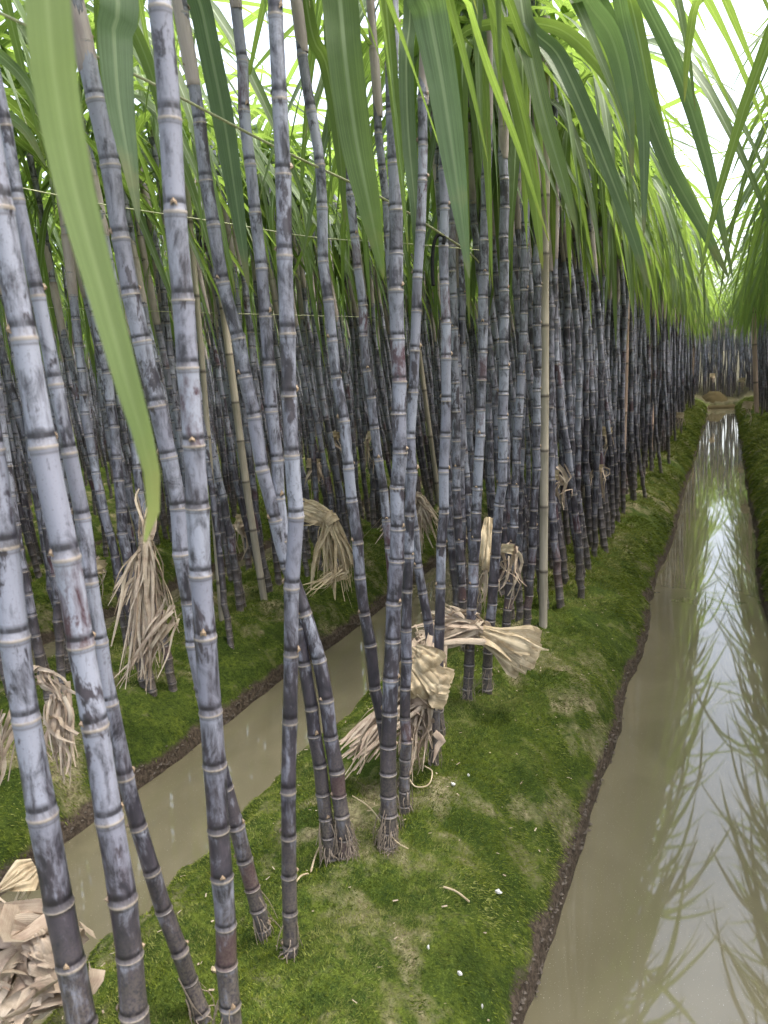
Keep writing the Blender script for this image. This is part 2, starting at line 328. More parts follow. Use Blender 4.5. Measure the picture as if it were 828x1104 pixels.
M_LEAFG = leaf_material("grey_green_leaf", (0.085, 0.130, 0.070), (0.115, 0.165, 0.090), (0.17, 0.28, 0.085), 0.38)
M_PALE = leaf_material("pale_leaf", (0.15, 0.20, 0.08), (0.17, 0.22, 0.09), (0.34, 0.44, 0.14), 0.44, rib=(0.42, 0.48, 0.25))
M_DRY = dry_material("dry_leaf", (0.58, 0.49, 0.38), (0.42, 0.33, 0.25), (0.30, 0.21, 0.16))
M_DRYP = dry_material("pale_dry_leaf", (0.62, 0.52, 0.36), (0.55, 0.44, 0.29), (0.36, 0.26, 0.15), .25)
M_ROOT = plain("root", (0.25, 0.195, 0.145)); M_BUD = plain("bud", (0.24, 0.17, 0.11)); M_TWINE = plain("twine", (0.45, 0.46, 0.27)); M_BLACK = plain("black_wire", (0.008, 0.008, 0.008), .6, .1)
M_GROUND = ground_material(); M_MOSS = moss_material(); M_WATER = water_material()
M_BAM = bamboo_material("bamboo", (0.27, 0.235, 0.185), (0.37, 0.325, 0.26)); M_BAMP = bamboo_material("pinkish_bamboo", (0.36, 0.24, 0.19), (0.45, 0.33, 0.26))
M_WHITE = plain("shell_white", (0.75, 0.72, 0.66)); M_MUD = plain("mound_soil", (0.036, 0.028, 0.012), .95, .05)

# ------------------------------------------------------------------ ground
WATER_Z = -0.22; Y_END = 17.4
CANALS = [(-0.32, 0.19), (-1.65, -1.18)]
for k in range(12): CANALS.append((-3.08 - 1.43 * k, -2.61 - 1.43 * k))
for k in range(6): CANALS.append((1.05 + 1.43 * k, 1.52 + 1.43 * k))
CANALS.sort()
RIDGES = [((CANALS[i][1] + CANALS[i + 1][0]) / 2, (CANALS[i + 1][0] - CANALS[i][1]) / 2) for i in range(len(CANALS) - 1)]
def gheight(x, y, detail=True):
    x = np.asarray(x, float); y = np.asarray(y, float)
    xx = x + 0.035 * fbm(x * 0.3 + 5, y * 0.9, 3) + (0.018 * fbm(x * 3, y * 6 + 3, 3))
    z = np.full(np.shape(x), -0.40)
    for c, hw in RIDGES:
        d = np.abs(xx - c) / hw
        zz = np.where(d < 1.0, WATER_Z + 0.035 + 0.19 * (1 - d**3.6), WATER_Z + 0.035 - (d - 1) * 3.0)
        z = np.maximum(z, zz)
    edge = (x < CANALS[0][0]) | (x > CANALS[-1][1]); z = np.where(edge, np.maximum(z, -0.05), z)
    t = np.clip((y - Y_END) / 0.15, 0, 1); z = np.where(t > 0, np.maximum(z, z * (1 - t) + (-0.10) * t), z)
    z = z + 0.034 * fbm(x * 5, y * 5, 4) * np.clip((z - WATER_Z + .02) / .08, 0, 1)
    if detail: z = z + (0.009 * fbm(x * 26, y * 26, 3) + 0.040 * fbm(x * 13 + 4, y * 9, 3)) * np.clip((z - WATER_Z + .06) / .08, 0.0, 1)
    return z
def axis(segs):
    out = [np.array([segs[0][0]])]
    for a, b, s in segs: n = max(1, int(round((b - a) / s))); out.append(np.linspace(a, b, n + 1)[1:])
    return np.concatenate(out)
gx = axis([(-200, -20.6, 30), (-20.6, -6, .08), (-6, -2.8, .03), (-2.8, 0.4, .0085), (0.4, 1.2, .02), (1.2, 10, .1), (10, 200, 30)])
gy = axis([(-60, -1, 10), (-1, .5, .08), (.5, 3.2, .0085), (3.2, 6, .018), (6, 12, .05), (12, 24, .12), (24, 60, 3), (60, 300, 60)])
XX, YY = np.meshgrid(gx, gy); ZZ = gheight(XX, YY); nx, ny = len(gx), len(gy)
gi = (np.arange(ny - 1)[:, None] * nx + np.arange(nx - 1)[None, :]).ravel()
gm = mk_mesh("ground", np.stack([XX.ravel(), YY.ravel(), ZZ.ravel()], 1), np.stack([gi, gi + 1, gi + nx + 1, gi + nx], 1), None, np.zeros(len(gi), int), M_GROUND)
go = link("ground", gm); go["kind"] = "structure"
for a, b in CANALS:
    V = np.array([[a - .12, -6, WATER_Z], [b + .12, -6, WATER_Z], [b + .12, Y_END + .1, WATER_Z], [a - .12, Y_END + .1, WATER_Z]])
    o = link("canal_water", mk_mesh("canal_water", V, np.array([[0, 1, 2, 3]]), np.zeros((4, 2)), np.zeros(1, int), M_WATER)); o["kind"] = "structure"
# moss: tiny blades where the banks are green
def moss(n, xr, yr, lmin, lmax, bias=1.0):
    x = rng.uniform(*xr, n); y = yr[0] + (yr[1] - yr[0]) * rng.random(n)**bias; z = gheight(x, y)
    k = fbm(x * 2.3, y * 2.3 + 8, 3) + 0.5 * fbm(x * 12, y * 12, 2); ok = (z > WATER_Z + .052 + .02 * fbm(x * 9, y * 9, 2)) & (k < 0.14 + 0.30 * rng.random(n)); x, y, z, k = x[ok], y[ok], z[ok], k[ok]; n = len(x)
    e = .012; gxn = (gheight(x + e, y, False) - gheight(x - e, y, False)) / (2 * e); slope = np.stack([-gxn, np.zeros(n), np.ones(n)], 1); slope = unit(slope)
    a = rng.uniform(0, 6.28, n); tilt = rng.uniform(.3, 1.3, n)
    down = np.stack([-np.sign(gxn) * np.clip(np.abs(gxn), 0, 1.5), np.zeros(n), -gxn**2], 1)
    d = unit(slope + tilt[:, None] * np.stack([np.cos(a), np.sin(a), 0 * a], 1) + 1.1 * down); L = rng.uniform(lmin, lmax, n)[:, None]; sd_ = unit(np.cross(d, rng.normal(size=(n, 3)))) * (L * rng.uniform(.08, .16, n)[:, None])
    B = np.stack([x, y, z - .002], 1); V = np.stack([B - sd_, B + sd_, B + d * L], 1).reshape(-1, 3)
    tone = np.clip(.47 + .26 * rng.normal(size=n) + .75 * fbm(x * 6 + 3, y * 6, 3), 0.01, .99); UV = np.repeat(np.stack([tone, tone], 1), 3, 0)
    return V, UV
parts = [moss(190000, (-1.2, -.30), (.6, 3.2), .005, .012, 1.1), moss(130000, (-1.2, -.30), (3.2, 8), .010, .022), moss(60000, (-1.2, -.30), (8, 17), .02, .05), moss(110000, (-2.65, -1.6), (.8, 5), .008, .018),
         moss(50000, (-4.1, -3.0), (1, 7), .014, .03), moss(60000, (.17, .9), (2.5, 8), .012, .028), moss(30000, (.17, .9), (8, 17), .02, .05)]
mv = np.concatenate([p[0] for p in parts]); mu = np.concatenate([p[1] for p in parts]); nf = len(mv) // 3
mo = link("moss", mk_mesh("moss", mv, np.arange(nf * 3).reshape(-1, 3), mu, np.zeros(nf, int), M_MOSS, False)); mo["kind"] = "stuff"; tag(mo, "fine green moss and algae covering the earth banks", "moss")
# mud crumbs along the water's edge
mb = MB()
def crumb(mb, c, r):
    V = np.array([[1, 0, 0], [0, 1, 0], [-1, 0, 0], [0, -1, 0], [0, 0, 1], [0, 0, -1.]]) * r * rng.uniform(.6, 1.3, (6, 1)) * np.array([1, 1, .7]); q = unit(rng.normal(size=4)); 
    fs = [(0, 1, 4, 4), (1, 2, 4, 4), (2, 3, 4, 4), (3, 0, 4, 4)]
    mb.add(V + c, [(0, 1, 4), (1, 2, 4), (2, 3, 4), (3, 0, 4)], np.zeros((6, 2)))
for (xe, ylo, yhi, n) in ((-.33, .8, 7, 1500), (-1.17, .9, 5, 700), (-1.66, .8, 5, 1100), (.2, 2.5, 7, 400)):
    for _ in range(n):
        y = ylo + (yhi - ylo) * random.random()**1.4; xs = xe + np.linspace(-.09, .09, 19); zs = gheight(xs, np.full(19, y)); j = int(np.argmin(np.abs(zs - (WATER_Z + random.uniform(-.004, .05))))); r = random.uniform(.0015, .006)
        crumb(mb, np.array([xs[j] + random.uniform(-.006, .006), y, zs[j]]), r)
M_MUDC = plain("mud_crumb", (0.10, 0.078, 0.058), .75)
o = mb.build("mud_crumbs", M_MUDC, smooth=False); o["kind"] = "stuff"; tag(o, "brown crumbs of mud along the waterline", "mud")
# mound at the canal's far end
mb = MB(); a = np.linspace(0, 2 * math.pi, 33); rr = np.linspace(0, 1, 12)
A, RR = np.meshgrid(a[:-1], rr); X = -.22 + RR * .33 * np.cos(A); Y = 18.15 + RR * .6 * np.sin(A); Z = -.16 + .25 * (1 - RR**2.6) + .06 * fbm(X * 7, Y * 7, 3)
i = (np.arange(11)[:, None] * 32 + np.arange(32)[None, :]).ravel(); j = (np.arange(11)[:, None] * 32 + (np.arange(32)[None, :] + 1) % 32).ravel()
mb.add(np.stack([X.ravel(), Y.ravel(), Z.ravel()], 1), np.stack([i, j, j + 32, i + 32], 1), np.zeros((X.size, 2)))
sm = mb.build("soil_mound", M_MUD); tag(sm, "low rounded dark earth mound closing the far end of the canal", "mound")
mb = MB(); xs = np.linspace(-.62, .50, 30); prof_y = np.array([17.22, 17.26, 17.34, 17.6, 18.8]); prof_z = np.array([-.30, -.20, -.17, -.15, -.10]); XX2, PI2 = np.meshgrid(xs, np.arange(5)); Y2 = prof_y[PI2] + .04 * fbm(XX2 * 6, PI2 * 1.0 + 2, 3); Z2 = prof_z[PI2] + .035 * fbm(XX2 * 8, PI2 * 1.3, 3)
i = (np.arange(4)[:, None] * 30 + np.arange(29)[None, :]).ravel(); mb.add(np.stack([XX2.ravel(), Y2.ravel(), Z2.ravel()], 1), np.stack([i, i + 1, i + 31, i + 30], 1), np.zeros((150, 2)))
dm = mb.build("dam", M_MUD, sm)

# ------------------------------------------------------------------ cane building
def stalk(mb, C, r0, r1, inter, sides, hero, taper=None, buds=True):
    """C: dense centreline from the soil up; nodes every ~inter; returns node points"""
    s = np.r_[0, np.cumsum(np.linalg.norm(np.diff(C, axis=0), axis=1))]; L = s[-1]; nodes = [0.0]; q = 0.0
    while q < L - inter * .5:
        k = min(1.0, .45 + .75 * q / .5); q += inter * k * random.uniform(.8, 1.2); nodes.append(min(q, L))
    prof = [(0, 1.07), (.014, 1.06), (.035, 1.0), (.10, .985), (.3, .965), (.6, .965), (.88, .985), (.965, 1.01), (.985, 1.045)] if hero else ([(0, 1.10), (.07, .97), (.92, .98)] if sides > 6 else [(0, 1.08), (.08, .97), (.92, .98)])
    ss, rr_, vv = [], [], []
    for i in range(len(nodes) - 1):
        for f, k in prof: ss.append(nodes[i] + (nodes[i + 1] - nodes[i]) * f); rr_.append(k); vv.append(i + f)
    ss.append(nodes[-1]); rr_.append(1.0); vv.append(len(nodes) - 1.0)
    ss = np.array(ss); rr_ = np.array(rr_); vv = np.array(vv)
    P = np.stack([np.interp(ss, s, C[:, k]) for k in range(3)], 1)
    zig = rng.normal(0, .0016 if hero else .002, (len(nodes), 3)); zig[:, 2] = 0
    P += np.stack([np.interp(ss, nodes, zig[:, k]) for k in range(3)], 1)
    r = (r0 + (r1 - r0) * ss / L) if taper is None else np.interp(ss, taper[0], taper[1])
    if hero: r = r * (1 + .03 * np.interp(ss, nodes, rng.normal(size=len(nodes))))
    tube(mb, P, r * rr_, vv + random.randint(0, 60), sides, 0)
    NP = np.stack([np.interp(nodes, s, C[:, k]) for k in range(3)], 1) + zig; NR = np.interp(nodes, ss, r)
    if hero and buds:
        T = unit(np.gradient(NP, axis=0)); side = random.uniform(0, 6.28)
        for i in range(1, len(nodes) - 1):
            if random.random() < .4: continue
            side += math.pi + random.uniform(-.3, .3); d = np.array([math.cos(side), math.sin(side), 0]); d = unit(d - T[i] * (d @ T[i])); b = NP[i] + T[i] * .006 + d * NR[i] * .98
            hh = random.uniform(.007, .012); wv = np.cross(T[i], d) * .0042
            V = np.array([b - wv, b + wv, b + T[i] * hh * .5 + wv * .9 + d * .001, b + T[i] * hh * .5 - wv * .9 + d * .001, b + T[i] * .004 + d * .0045, b + T[i] * hh * .55 + d * .004, b + T[i] * hh + d * .0012])
            mb.add(V, [(0, 4, 5, 3), (4, 1, 2, 5), (3, 5, 6, 6), (5, 2, 6, 6)][:2], np.zeros((7, 2)), 1)
            mb.add(np.array([V[3], V[5], V[6], V[6] - d * .002]), [(0, 1, 2, 3)], np.zeros((4, 2)), 1); mb.add(np.array([V[5], V[2], V[6] - d * .002, V[6]]), [(0, 1, 2, 3)], np.zeros((4, 2)), 1)
    return NP, NR
def sheath(mb, C, r, sides, zlo, zhi, hero=False):
    """overlapping sleeves round the upper cane"""
    z = C[:, 2]; s0 = np.interp(zlo, z, np.arange(len(z))); s1 = np.interp(zhi, z, np.arange(len(z))); cuts = np.linspace(s0, s1, 5)
    for i in range(4):
        q = np.linspace(cuts[i], min(cuts[i + 1] + (s1 - s0) * .05, len(z) - 1), 6); P = np.stack([np.interp(q, np.arange(len(z)), C[:, k]) for k in range(3)], 1)
        rr = r * (1.16 - .10 * i + np.array([.0, .04, .03, .02, .03, .07])); rr[0] = r * (1.05 - .1 * i); tube(mb, P, rr * (1 - .05 * i), i + np.linspace(0.0, .97, 6), sides, 0)
def leaf_curve(base, az, elev, L, bend, n, twist=0.0):
    t = np.linspace(0, 1, n); u = np.clip(t / .62, 0, 1); pitch = elev - bend * (u * u * (3 - 2 * u) * .8 + .2 * t); pitch = np.maximum(pitch, R(-87)); azt = az + twist * t * t
    d = np.stack([np.cos(pitch) * np.cos(azt), np.cos(pitch) * np.sin(azt), np.sin(pitch)], 1); P = np.vstack([[0, 0, 0], np.cumsum((d[1:] + d[:-1]) / 2 * L / (n - 1), axis=0)]) + base
    side = np.stack([-np.sin(azt), np.cos(azt), 0 * t], 1); return P, side
def leaf_width(n, w): t = np.linspace(0, 1, n); return w * .5 * np.clip(.35 + 2.6 * t, 0, 1) * (1 - t**2.4)**.85 + .0006
def crown(mb, top, count, n, sc=1.0, test=None, az0=None, zs=None, down=0.5):
    """top: list of points to emerge from (bottom to top)"""
    az0 = random.uniform(0, 6.28) if az0 is None else az0
    for i in range(count):
        f = i / max(1, count - 1)
        for att in range(12):
            az = az0 + math.pi * (i % 2) + random.uniform(-.75, .75); el = R(random.uniform(50, 70) + 16 * f); L = sc * random.uniform(.92, 1.42) * (1 - .12 * f)
            bd = R(random.uniform(125, 160) - 12 * f) if random.random() < .86 else R(random.uniform(50, 90)); b = np.array([np.interp(f, np.linspace(0, 1, len(top)), top[:, k]) for k in range(3)])
            P, S = leaf_curve(b, az, el, L, bd, n, random.uniform(-.6, .6)); tw = random.uniform(-1.3, 1.3) * np.linspace(0, 1, n)**1.2
            T = unit(np.gradient(P, axis=0)); Nn = np.cross(T, unit(S)); S = S * np.cos(tw)[:, None] + Nn * np.sin(tw)[:, None]
            if test is None or test(P): ribbon(mb, P, leaf_width(n, random.uniform(.026, .048) * sc), S, random.randint(0, 200), random.uniform(.12, .35), 0, wav=.12 if n > 10 else 0); break
def in_view_near(P, lim=1.15):
    """true when no point of P sits in the frame closer than lim"""
    for p in P:
        x, y, d = proj(p)
        if 0.02 < d < lim and -60 < x < 890 and -60 < y < 1160: return False
        if np.linalg.norm(p - CAM) < .35: return False
    return True

# --- bamboo poles and hero canes are traced where they stand
def lift(path, base_px, lc=0.0, z=None):
    b = ground_at(*base_px, z=0.0)
    zb = float(gheight(b[0], b[1])); b = ground_at(*base_px, z=zb); n = np.array([b[0], b[1], 0.]); n /= np.linalg.norm(n); bn = b @ n; pts = []
    for (x, y) in path:
        r = ray(x, y); t = (bn - lc * (H - zb)) / (r @ n + lc * r[2]); pts.append(CAM + t * r)
    pts.append(b); return np.array(pts[::-1]), b          # from the soil upward
def extend(P, ztop):
    P = list(P); d = unit(P[-1] - P[-2]); 
    while P[-1][2] < ztop: d = unit(d * .9 + np.array([0, 0, .1])); P.append(P[-1] + d * .12)
    return np.array(P)
HERO = {
 # name: (path top->down px, base px, width px (top, bottom), lean to camera, internode m, sheath start z, label)
 'Z': ([(-22, 400), (0, 560), (22, 750), (58, 950), (85, 1090)], (106, 1205), (33, 36), 0.0, .118, 1.75, "thick bluish cane nearest the lower left corner, leaning away to the left"),
 'A': ([(-12, 150), (4, 250), (26, 360), (56, 520), (76, 620), (105, 800), (130, 950), (150, 1104)], (163, 1190), (32, 35), 0.0, .125, 1.8, "thick pale waxy cane leaning left, crossing the frame edge at upper left"),
 'D': ([(18, 200), (45, 340), (72, 467), (93, 580), (108, 700), (127, 790), (145, 870), (170, 960), (198, 1045)], (222, 1097), (17, 22), 0.0, .10, 1.6, "slim dark cane leaning left just behind the two thick pale ones"),
 'B': ([(78, 0), (112, 150), (128, 250), (148, 350), (172, 450), (190, 540), (205, 660), (224, 770), (248, 870), (270, 950)], (287, 1008), (24, 19), 0.0, .088, 1.46, "cane with tan sheath leaning left, passing behind the thick bluish upright one"),
 'C': ([(174, 0), (183, 100), (190, 230), (200, 350), (210, 500), (216, 620), (226, 760), (236, 900), (244, 1030)], (250, 1128), (29, 27), 0.05, .098, 1.9, "thick bluish upright cane with bold node rings, a quarter across the picture"),
 'E': ([(193, 0), (210, 100), (222, 190), (240, 300), (262, 390), (276, 470), (292, 540), (306, 600), (325, 650), (345, 720), (358, 800)], (374, 922), (16, 19), 0.0, .085, 1.5, "leaning cane of a rooted pair, the one slanting farther to the left"),
 'F': ([(254, 0), (262, 90), (268, 160), (276, 225), (284, 310), (291, 400), (297, 480), (306, 570), (318, 650), (330, 730), (343, 820)], (358, 925), (14, 18), 0.0, .08, 1.62, "steeper cane of the rooted pair beside the ditch"),
 'G': ([(298, 0), (303, 150), (306, 300), (312, 420), (316, 560), (313, 700), (310, 850)], (312, 1030), (19, 19), 0.03, .105, 1.95, "straight vertical dark cane rising from the moss left of the rooted pair"),
 'H': ([(322, 20), (334, 110), (345, 180), (351, 295), (362, 400), (371, 455), (380, 540), (390, 640), (404, 730), (414, 800)], (424, 895), (13, 15), 0.0, .082, 1.58, "leaning cane that meets the big upright one at its foot"),
 'I': ([(423, 0), (424, 100), (426, 200), (428, 350), (430, 480), (428, 560), (424, 680), (420, 780)], (417, 914), (16, 21), 0.0, .073, 1.66, "upright cane with shaggy roots, in front of the wrapped dry leaves"),
 'J': ([(458, 60), (455, 160), (452, 260), (448, 380), (444, 480), (440, 600), (437, 720)], (436, 872), (12, 14), 0.0, .08, 1.5, "blue-grey upright cane directly behind the shaggy rooted one"),
 'K': ([(365, 110), (376, 200), (387, 300), (398, 420), (411, 510), (420, 590), (428, 680)], (440, 800), (11, 12), 0.0, .08, 1.6, "thin leaning cane passing behind the shaggy rooted one"),
 'M': ([(408, 120), (420, 280), (434, 460), (450, 600), (461, 670), (468, 720)], (476, 790), (10, 12), 0.0, .085, 1.6, "thin dark bent cane entering the wrapped dry leaf bundle"),
 'N': ([(476, 60), (478, 180), (479, 300), (480, 460), (475, 640)], (467, 826), (12, 13), 0.0, .09, 1.55, "pinkish purple cane with a black hook tied near its top"),
 'P': ([(484, 100), (487, 250), (491, 460), (494, 570)], (503, 700), (10, 11), 0.0, .085, 1.55, "reddish dark cane left of the knotted leaf bundle"),
 'S': ([(497, 200), (499, 360), (500, 480), (508, 580)], (517, 690), (8, 10), 0.0, .08, 1.6, "slim cane between the reddish one and the folded pale leaf"),
 'O': ([(526, 30), (525, 150), (522, 260), (520, 400), (516, 500), (513, 580), (508, 660)], (504, 756), (12, 13), 0.0, .075, 1.6, "dark cane with a folded pale leaf pressed against its side"),
 'Q': ([(543, 60), (543, 180), (544, 330), (543, 460), (538, 560), (529, 660)], (524, 745), (11, 13), 0.0, .075, 1.55, "dark cane rising straight through the knot of the dry bundle"),
 'T': ([(568, 80), (567, 200), (564, 350), (557, 485), (552, 600)], (543, 694), (10, 11), 0.0, .07, 1.55, "dark knobbly cane behind the knotted bundle's folded end"),
 'U': ([(578, 120), (579, 300), (579, 460), (574, 580)], (566, 686), (10, 10), 0.0, .07, 1.55, "dark cane touching the near bamboo pole on its left"),
}
HPOS = {}; CROWN_TOP = {}
def hero_cane(key):
    path, bpx, wpx, lc, inter, zs, label = HERO[key]
    P, b = lift(path, bpx, lc); dtop = proj(P[-1])[2]; dbot = proj(P[0])[2]; ztop = 2.12
    Pe = extend(P, ztop); Pe[0, 2] -= .03; C = smooth_path(Pe, 120, 3)
    root = thing("sugar_cane", label, "sugar cane", tuple(b), "black sugar canes along the mossy ridge")
    C0 = C - b; s = np.r_[0, np.cumsum(np.linalg.norm(np.diff(C, axis=0), axis=1))]; Lp = np.linalg.norm(np.diff(P, axis=0), axis=1).sum()
    r0 = .87 * wpx[1] / 2 * dbot / F; r1 = .87 * wpx[0] / 2 * dtop / F
    mb = MB(); NP, NR = stalk(mb, C0, r0, r1, inter, 22, True, taper=([0, .02, Lp, s[-1]], [r0 * 1.04, r0, r1, r1 * .92])); mb.build("stalk", [M_CANE, M_BUD], root)["wax"] = {"A": .45, "Z": .5, "C": .3, "B": .1, "D": .4, "G": 0., "H": 0.}.get(key, 0.0)
    mb = MB(); sheath(mb, C0, r1 * .98, 18, zs - b[2], ztop - .02 - b[2], True); mb.build("sheath", M_SHEATH, root)
    top = C0[np.searchsorted(C[:, 2], [1.74, 1.86, 2.0, 2.10])]; mb = MB()
    crown(mb, top, 7, 22, 1.0, lambda Q: in_view_near(Q + b)); 
    if mb.n: mb.build("crown", M_LEAF, root)
    # fringe of roots at the soil
    if b[1] < 2.6:
        mb = MB()
        for k in range(70 if key in 'EFI' else 16):
            a = random.uniform(0, 6.28); z0 = random.uniform(.008, .11) * random.random()**.4; rr = r0 * random.uniform(.98, 1.05); d = np.array([math.cos(a), math.sin(a), 0]); i0 = np.array([np.interp(z0, C0[:, 2], C0[:, j]) for j in range(3)])
            e = d * (rr + random.uniform(.001, .016)) + np.cross(d, [0, 0, 1]) * random.gauss(0, .006); e[2] = random.uniform(-.012, z0 * .5); P_ = smooth_path([i0 + d * rr, i0 * .5 + d * (rr + .006) + np.array([0, 0, z0 * .25]), e], 6, 0); tube(mb, P_, np.linspace(.0011, .0005, 6), None, 5)
        mb.build("roots", M_ROOT, root)
    HPOS[key] = (root, b, C, r0, r1); CROWN_TOP[key] = C[-1]
for k in HERO: hero_cane(k)

# traced leaves: (owner, [(x,y)...] from base side to tip, widths px, depth start->end, material, label)
def px_leaf(owner, pts, widths, d0, d1, mat, label=None, facing=0.0, rise=0.25, n=84):
    root, b, C, r0, r1 = HPOS[owner]; m = len(pts); ds = np.linspace(d0, d1, m); P = np.array([at_depth(x, y, d) for (x, y), d in zip(pts, ds)])
    top = np.array([np.interp(1.98, C[:, 2], C[:, k]) for k in range(3)]); apex = (top + P[0]) / 2; apex[2] = max(top[2], P[0][2]) + rise
    q1 = top * .75 + apex * .25; q1[2] = top[2] * .35 + apex[2] * .65; W = np.r_[[widths[0] * .45, widths[0] * .7, widths[0] * .95], widths]; D = np.r_[[ds[0]] * 3, ds]
    A = np.column_stack([np.vstack([top, q1, apex, P]), W * D / F / 2 * (1.0 if mat is M_PALE else .82)]); A = smooth_path(A, n, 1); P = A[:, :3]; W = A[:, 3]; W[-1] = .0008
    T = unit(np.gradient(P, axis=0)); view = unit(P - CAM); S = np.cross(T, view); S = unit(S); tw = facing + .35 * np.sin(np.linspace(0, 3, n) + d0 * 9); Nn = np.cross(T, S); S = S * np.cos(tw)[:, None] + Nn * np.sin(tw)[:, None]
    mb = MB(); ribbon(mb, P - b, W / np.abs(np.cos(tw)).clip(.6, 1), S, random.randint(0, 200), .22, wav=.06); o = mb.build("leaf", mat, root)
    if label: o["label"] = label
px_leaf('A', [(20, -420), (40, -150), (52, 20), (62, 110), (82, 210), (112, 320), (142, 430), (161, 495), (166, 545), (156, 584)], [36, 44, 48, 46, 40, 32, 25, 18, 14, 5], .36, .52, M_PALE, "pale yellow-green drooping leaf hanging close to the viewer", 0.0, .5)
px_leaf('B', [(118, -60), (122, 30), (128, 110), (140, 180), (150, 240)], [52, 46, 36, 20, 4], .95, 1.0, M_LEAFG)
px_leaf('G', [(360, -60), (372, 60), (384, 150), (400, 230), (414, 300)], [48, 46, 42, 28, 4], 1.15, 1.2, M_LEAF)
px_leaf('F', [(206, -60), (220, 20), (240, 120), (254, 210), (268, 310)], [30, 30, 28, 22, 4], 1.35, 1.45, M_LEAFG)
px_leaf('I', [(450, -60), (462, 10), (477, 90), (490, 180), (506, 300)], [46, 46, 40, 30, 4], 1.1, 1.2, M_LEAFG)
px_leaf('I', [(441, -20), (438, 60), (440, 140), (448, 230), (452, 320)], [16, 20, 20, 14, 3], 1.5, 1.55, M_LEAFG)
px_leaf('N', [(478, 48), (505, 32), (545, 25), (600, 30), (640, 62), (676, 112), (700, 170)], [8, 12, 14, 16, 18, 16, 5], 1.9, 1.7, M_LEAF, None, 0, .02)
px_leaf('O', [(560, -10), (572, 60), (588, 130), (606, 190), (622, 250)], [22, 24, 22, 16, 3], 1.7, 1.7, M_LEAF)
px_leaf('Q', [(566, 15), (602, 60), (634, 130), (662, 200), (684, 260), (700, 312)], [14, 20, 22, 18, 14, 3], 1.7, 1.8, M_LEAFG, None, 0, .1)
px_leaf('O', [(500, -40), (508, 10), (530, 80), (560, 160), (592, 260)], [8, 8, 9, 7, 2], 1.3, 1.5, M_LEAF, None, .5)
px_leaf('T', [(628, -40), (655, 20), (690, 100), (722, 180), (760, 250), (786, 300)], [16, 20, 22, 20, 14, 3], 1.7, 1.9, M_LEAFG)
px_leaf('U', [(672, -50), (694, 0), (730, 75), (758, 160), (776, 235), (790, 300)], [14, 16, 18, 16, 10, 2], 1.6, 1.9, M_LEAFG)
px_leaf('T', [(655, -40), (673, 25), (688, 90), (694, 150), (694, 255)], [16, 18, 18, 15, 3], 1.5, 1.6, M_LEAFG)
px_leaf('U', [(660, -40), (682, 10), (712, 150), (745, 215), (770, 262)], [16, 18, 18, 14, 3], 1.8, 2.0, M_LEAF)
px_leaf('Q', [(610, -50), (632, 0), (660, 42), (676, 110), (682, 190)], [22, 26, 26, 18, 3], 1.4, 1.5, M_LEAFG)
px_leaf('U', [(752, -40), (748, 10), (741, 60), (738, 110)], [11, 11, 9, 2], 1.4, 1.5, M_LEAF)
px_leaf('C', [(100, -40), (122, 0), (148, 40), (168, 95), (178, 150)], [16, 18, 18, 14, 3], 1.4, 1.5, M_LEAF)
px_leaf('Z', [(-40, 20), (-5, 55), (25, 85), (48, 130), (60, 190)], [14, 15, 14, 10, 2], 1.5, 1.5, M_LEAF)
px_leaf('Z', [(-50, 90), (-5, 118), (25, 138), (50, 180)], [14, 15, 13, 3], 1.5, 1.5, M_LEAF)
px_leaf('P', [(520, -30), (560, 120), (575, 200), (585, 290)], [18, 20, 18, 3], 1.9, 2.0, M_LEAF)
px_leaf('H', [(330, 0), (352, 70), (366, 160), (372, 240)], [18, 18, 14, 3], 1.4, 1.5, M_LEAF)

# ------------------------------------------------------------------ cane prototypes (shared meshes) and rows
NV = 18
def proto(k, lod):
    rs = random.Random(100 + k); random.seed(200 + k); Hh = random.uniform(2.02, 2.2); n = 40; t = np.linspace(0, 1, n); bx, by = random.uniform(-.05, .05), random.uniform(-.05, .05); z = t * Hh
    C = np.stack([bx * np.sin(t * 2.6) + .012 * np.sin(t * 9 + k), by * np.sin(t * 2.4) + .012 * np.cos(t * 8 + k), z - .03], 1); C[:, :2] -= C[0, :2]
    r0 = random.uniform(.0138, .0178); r1 = r0 * .86; inter = random.uniform(.068, .088); s = MB(); random.seed(300 + k); stalk(s, C, r0, r1, inter, 12 if lod == 0 else 6, False)
    random.seed(400 + k); zs = random.uniform(1.28, 1.58); sh = MB(); sheath(sh, C, r1, 12 if lod == 0 else 6, zs, Hh - .05); cr = MB(); top = C[[int(n * .83), int(n * .88), int(n * .94), n - 1]]; crown(cr, top, (9, 7, 5, 10)[lod], 16 if lod == 0 else 9)
    return s, sh, cr
P0 = [proto(k, 0) for k in range(NV)]; P1 = [proto(k, 1) for k in range(NV)]; P2 = [proto(k, 2) for k in range(NV)]
MESH0 = [(a.mesh("stalk", [M_CANE]), b_.mesh("sheath", M_SHEATH), c.mesh("crown", M_LEAF)) for a, b_, c in P0]
CR0 = [c.arrays()[0][::7] for a, b_, c in P0]
random.seed(77); rng = np.random.default_rng(77)
spots = []          # x, y, ridge index, tiltx, tilty, rot, scale, variant
def rotm(tx, ty, rz):
    return np.array(Matrix.Rotation(ty, 3, 'Y') @ Matrix.Rotation(tx, 3, 'X') @ Matrix.Rotation(rz, 3, 'Z'))
MAINC = -0.66
hero_xy = np.array([v[1][:2] for v in HPOS.values()])
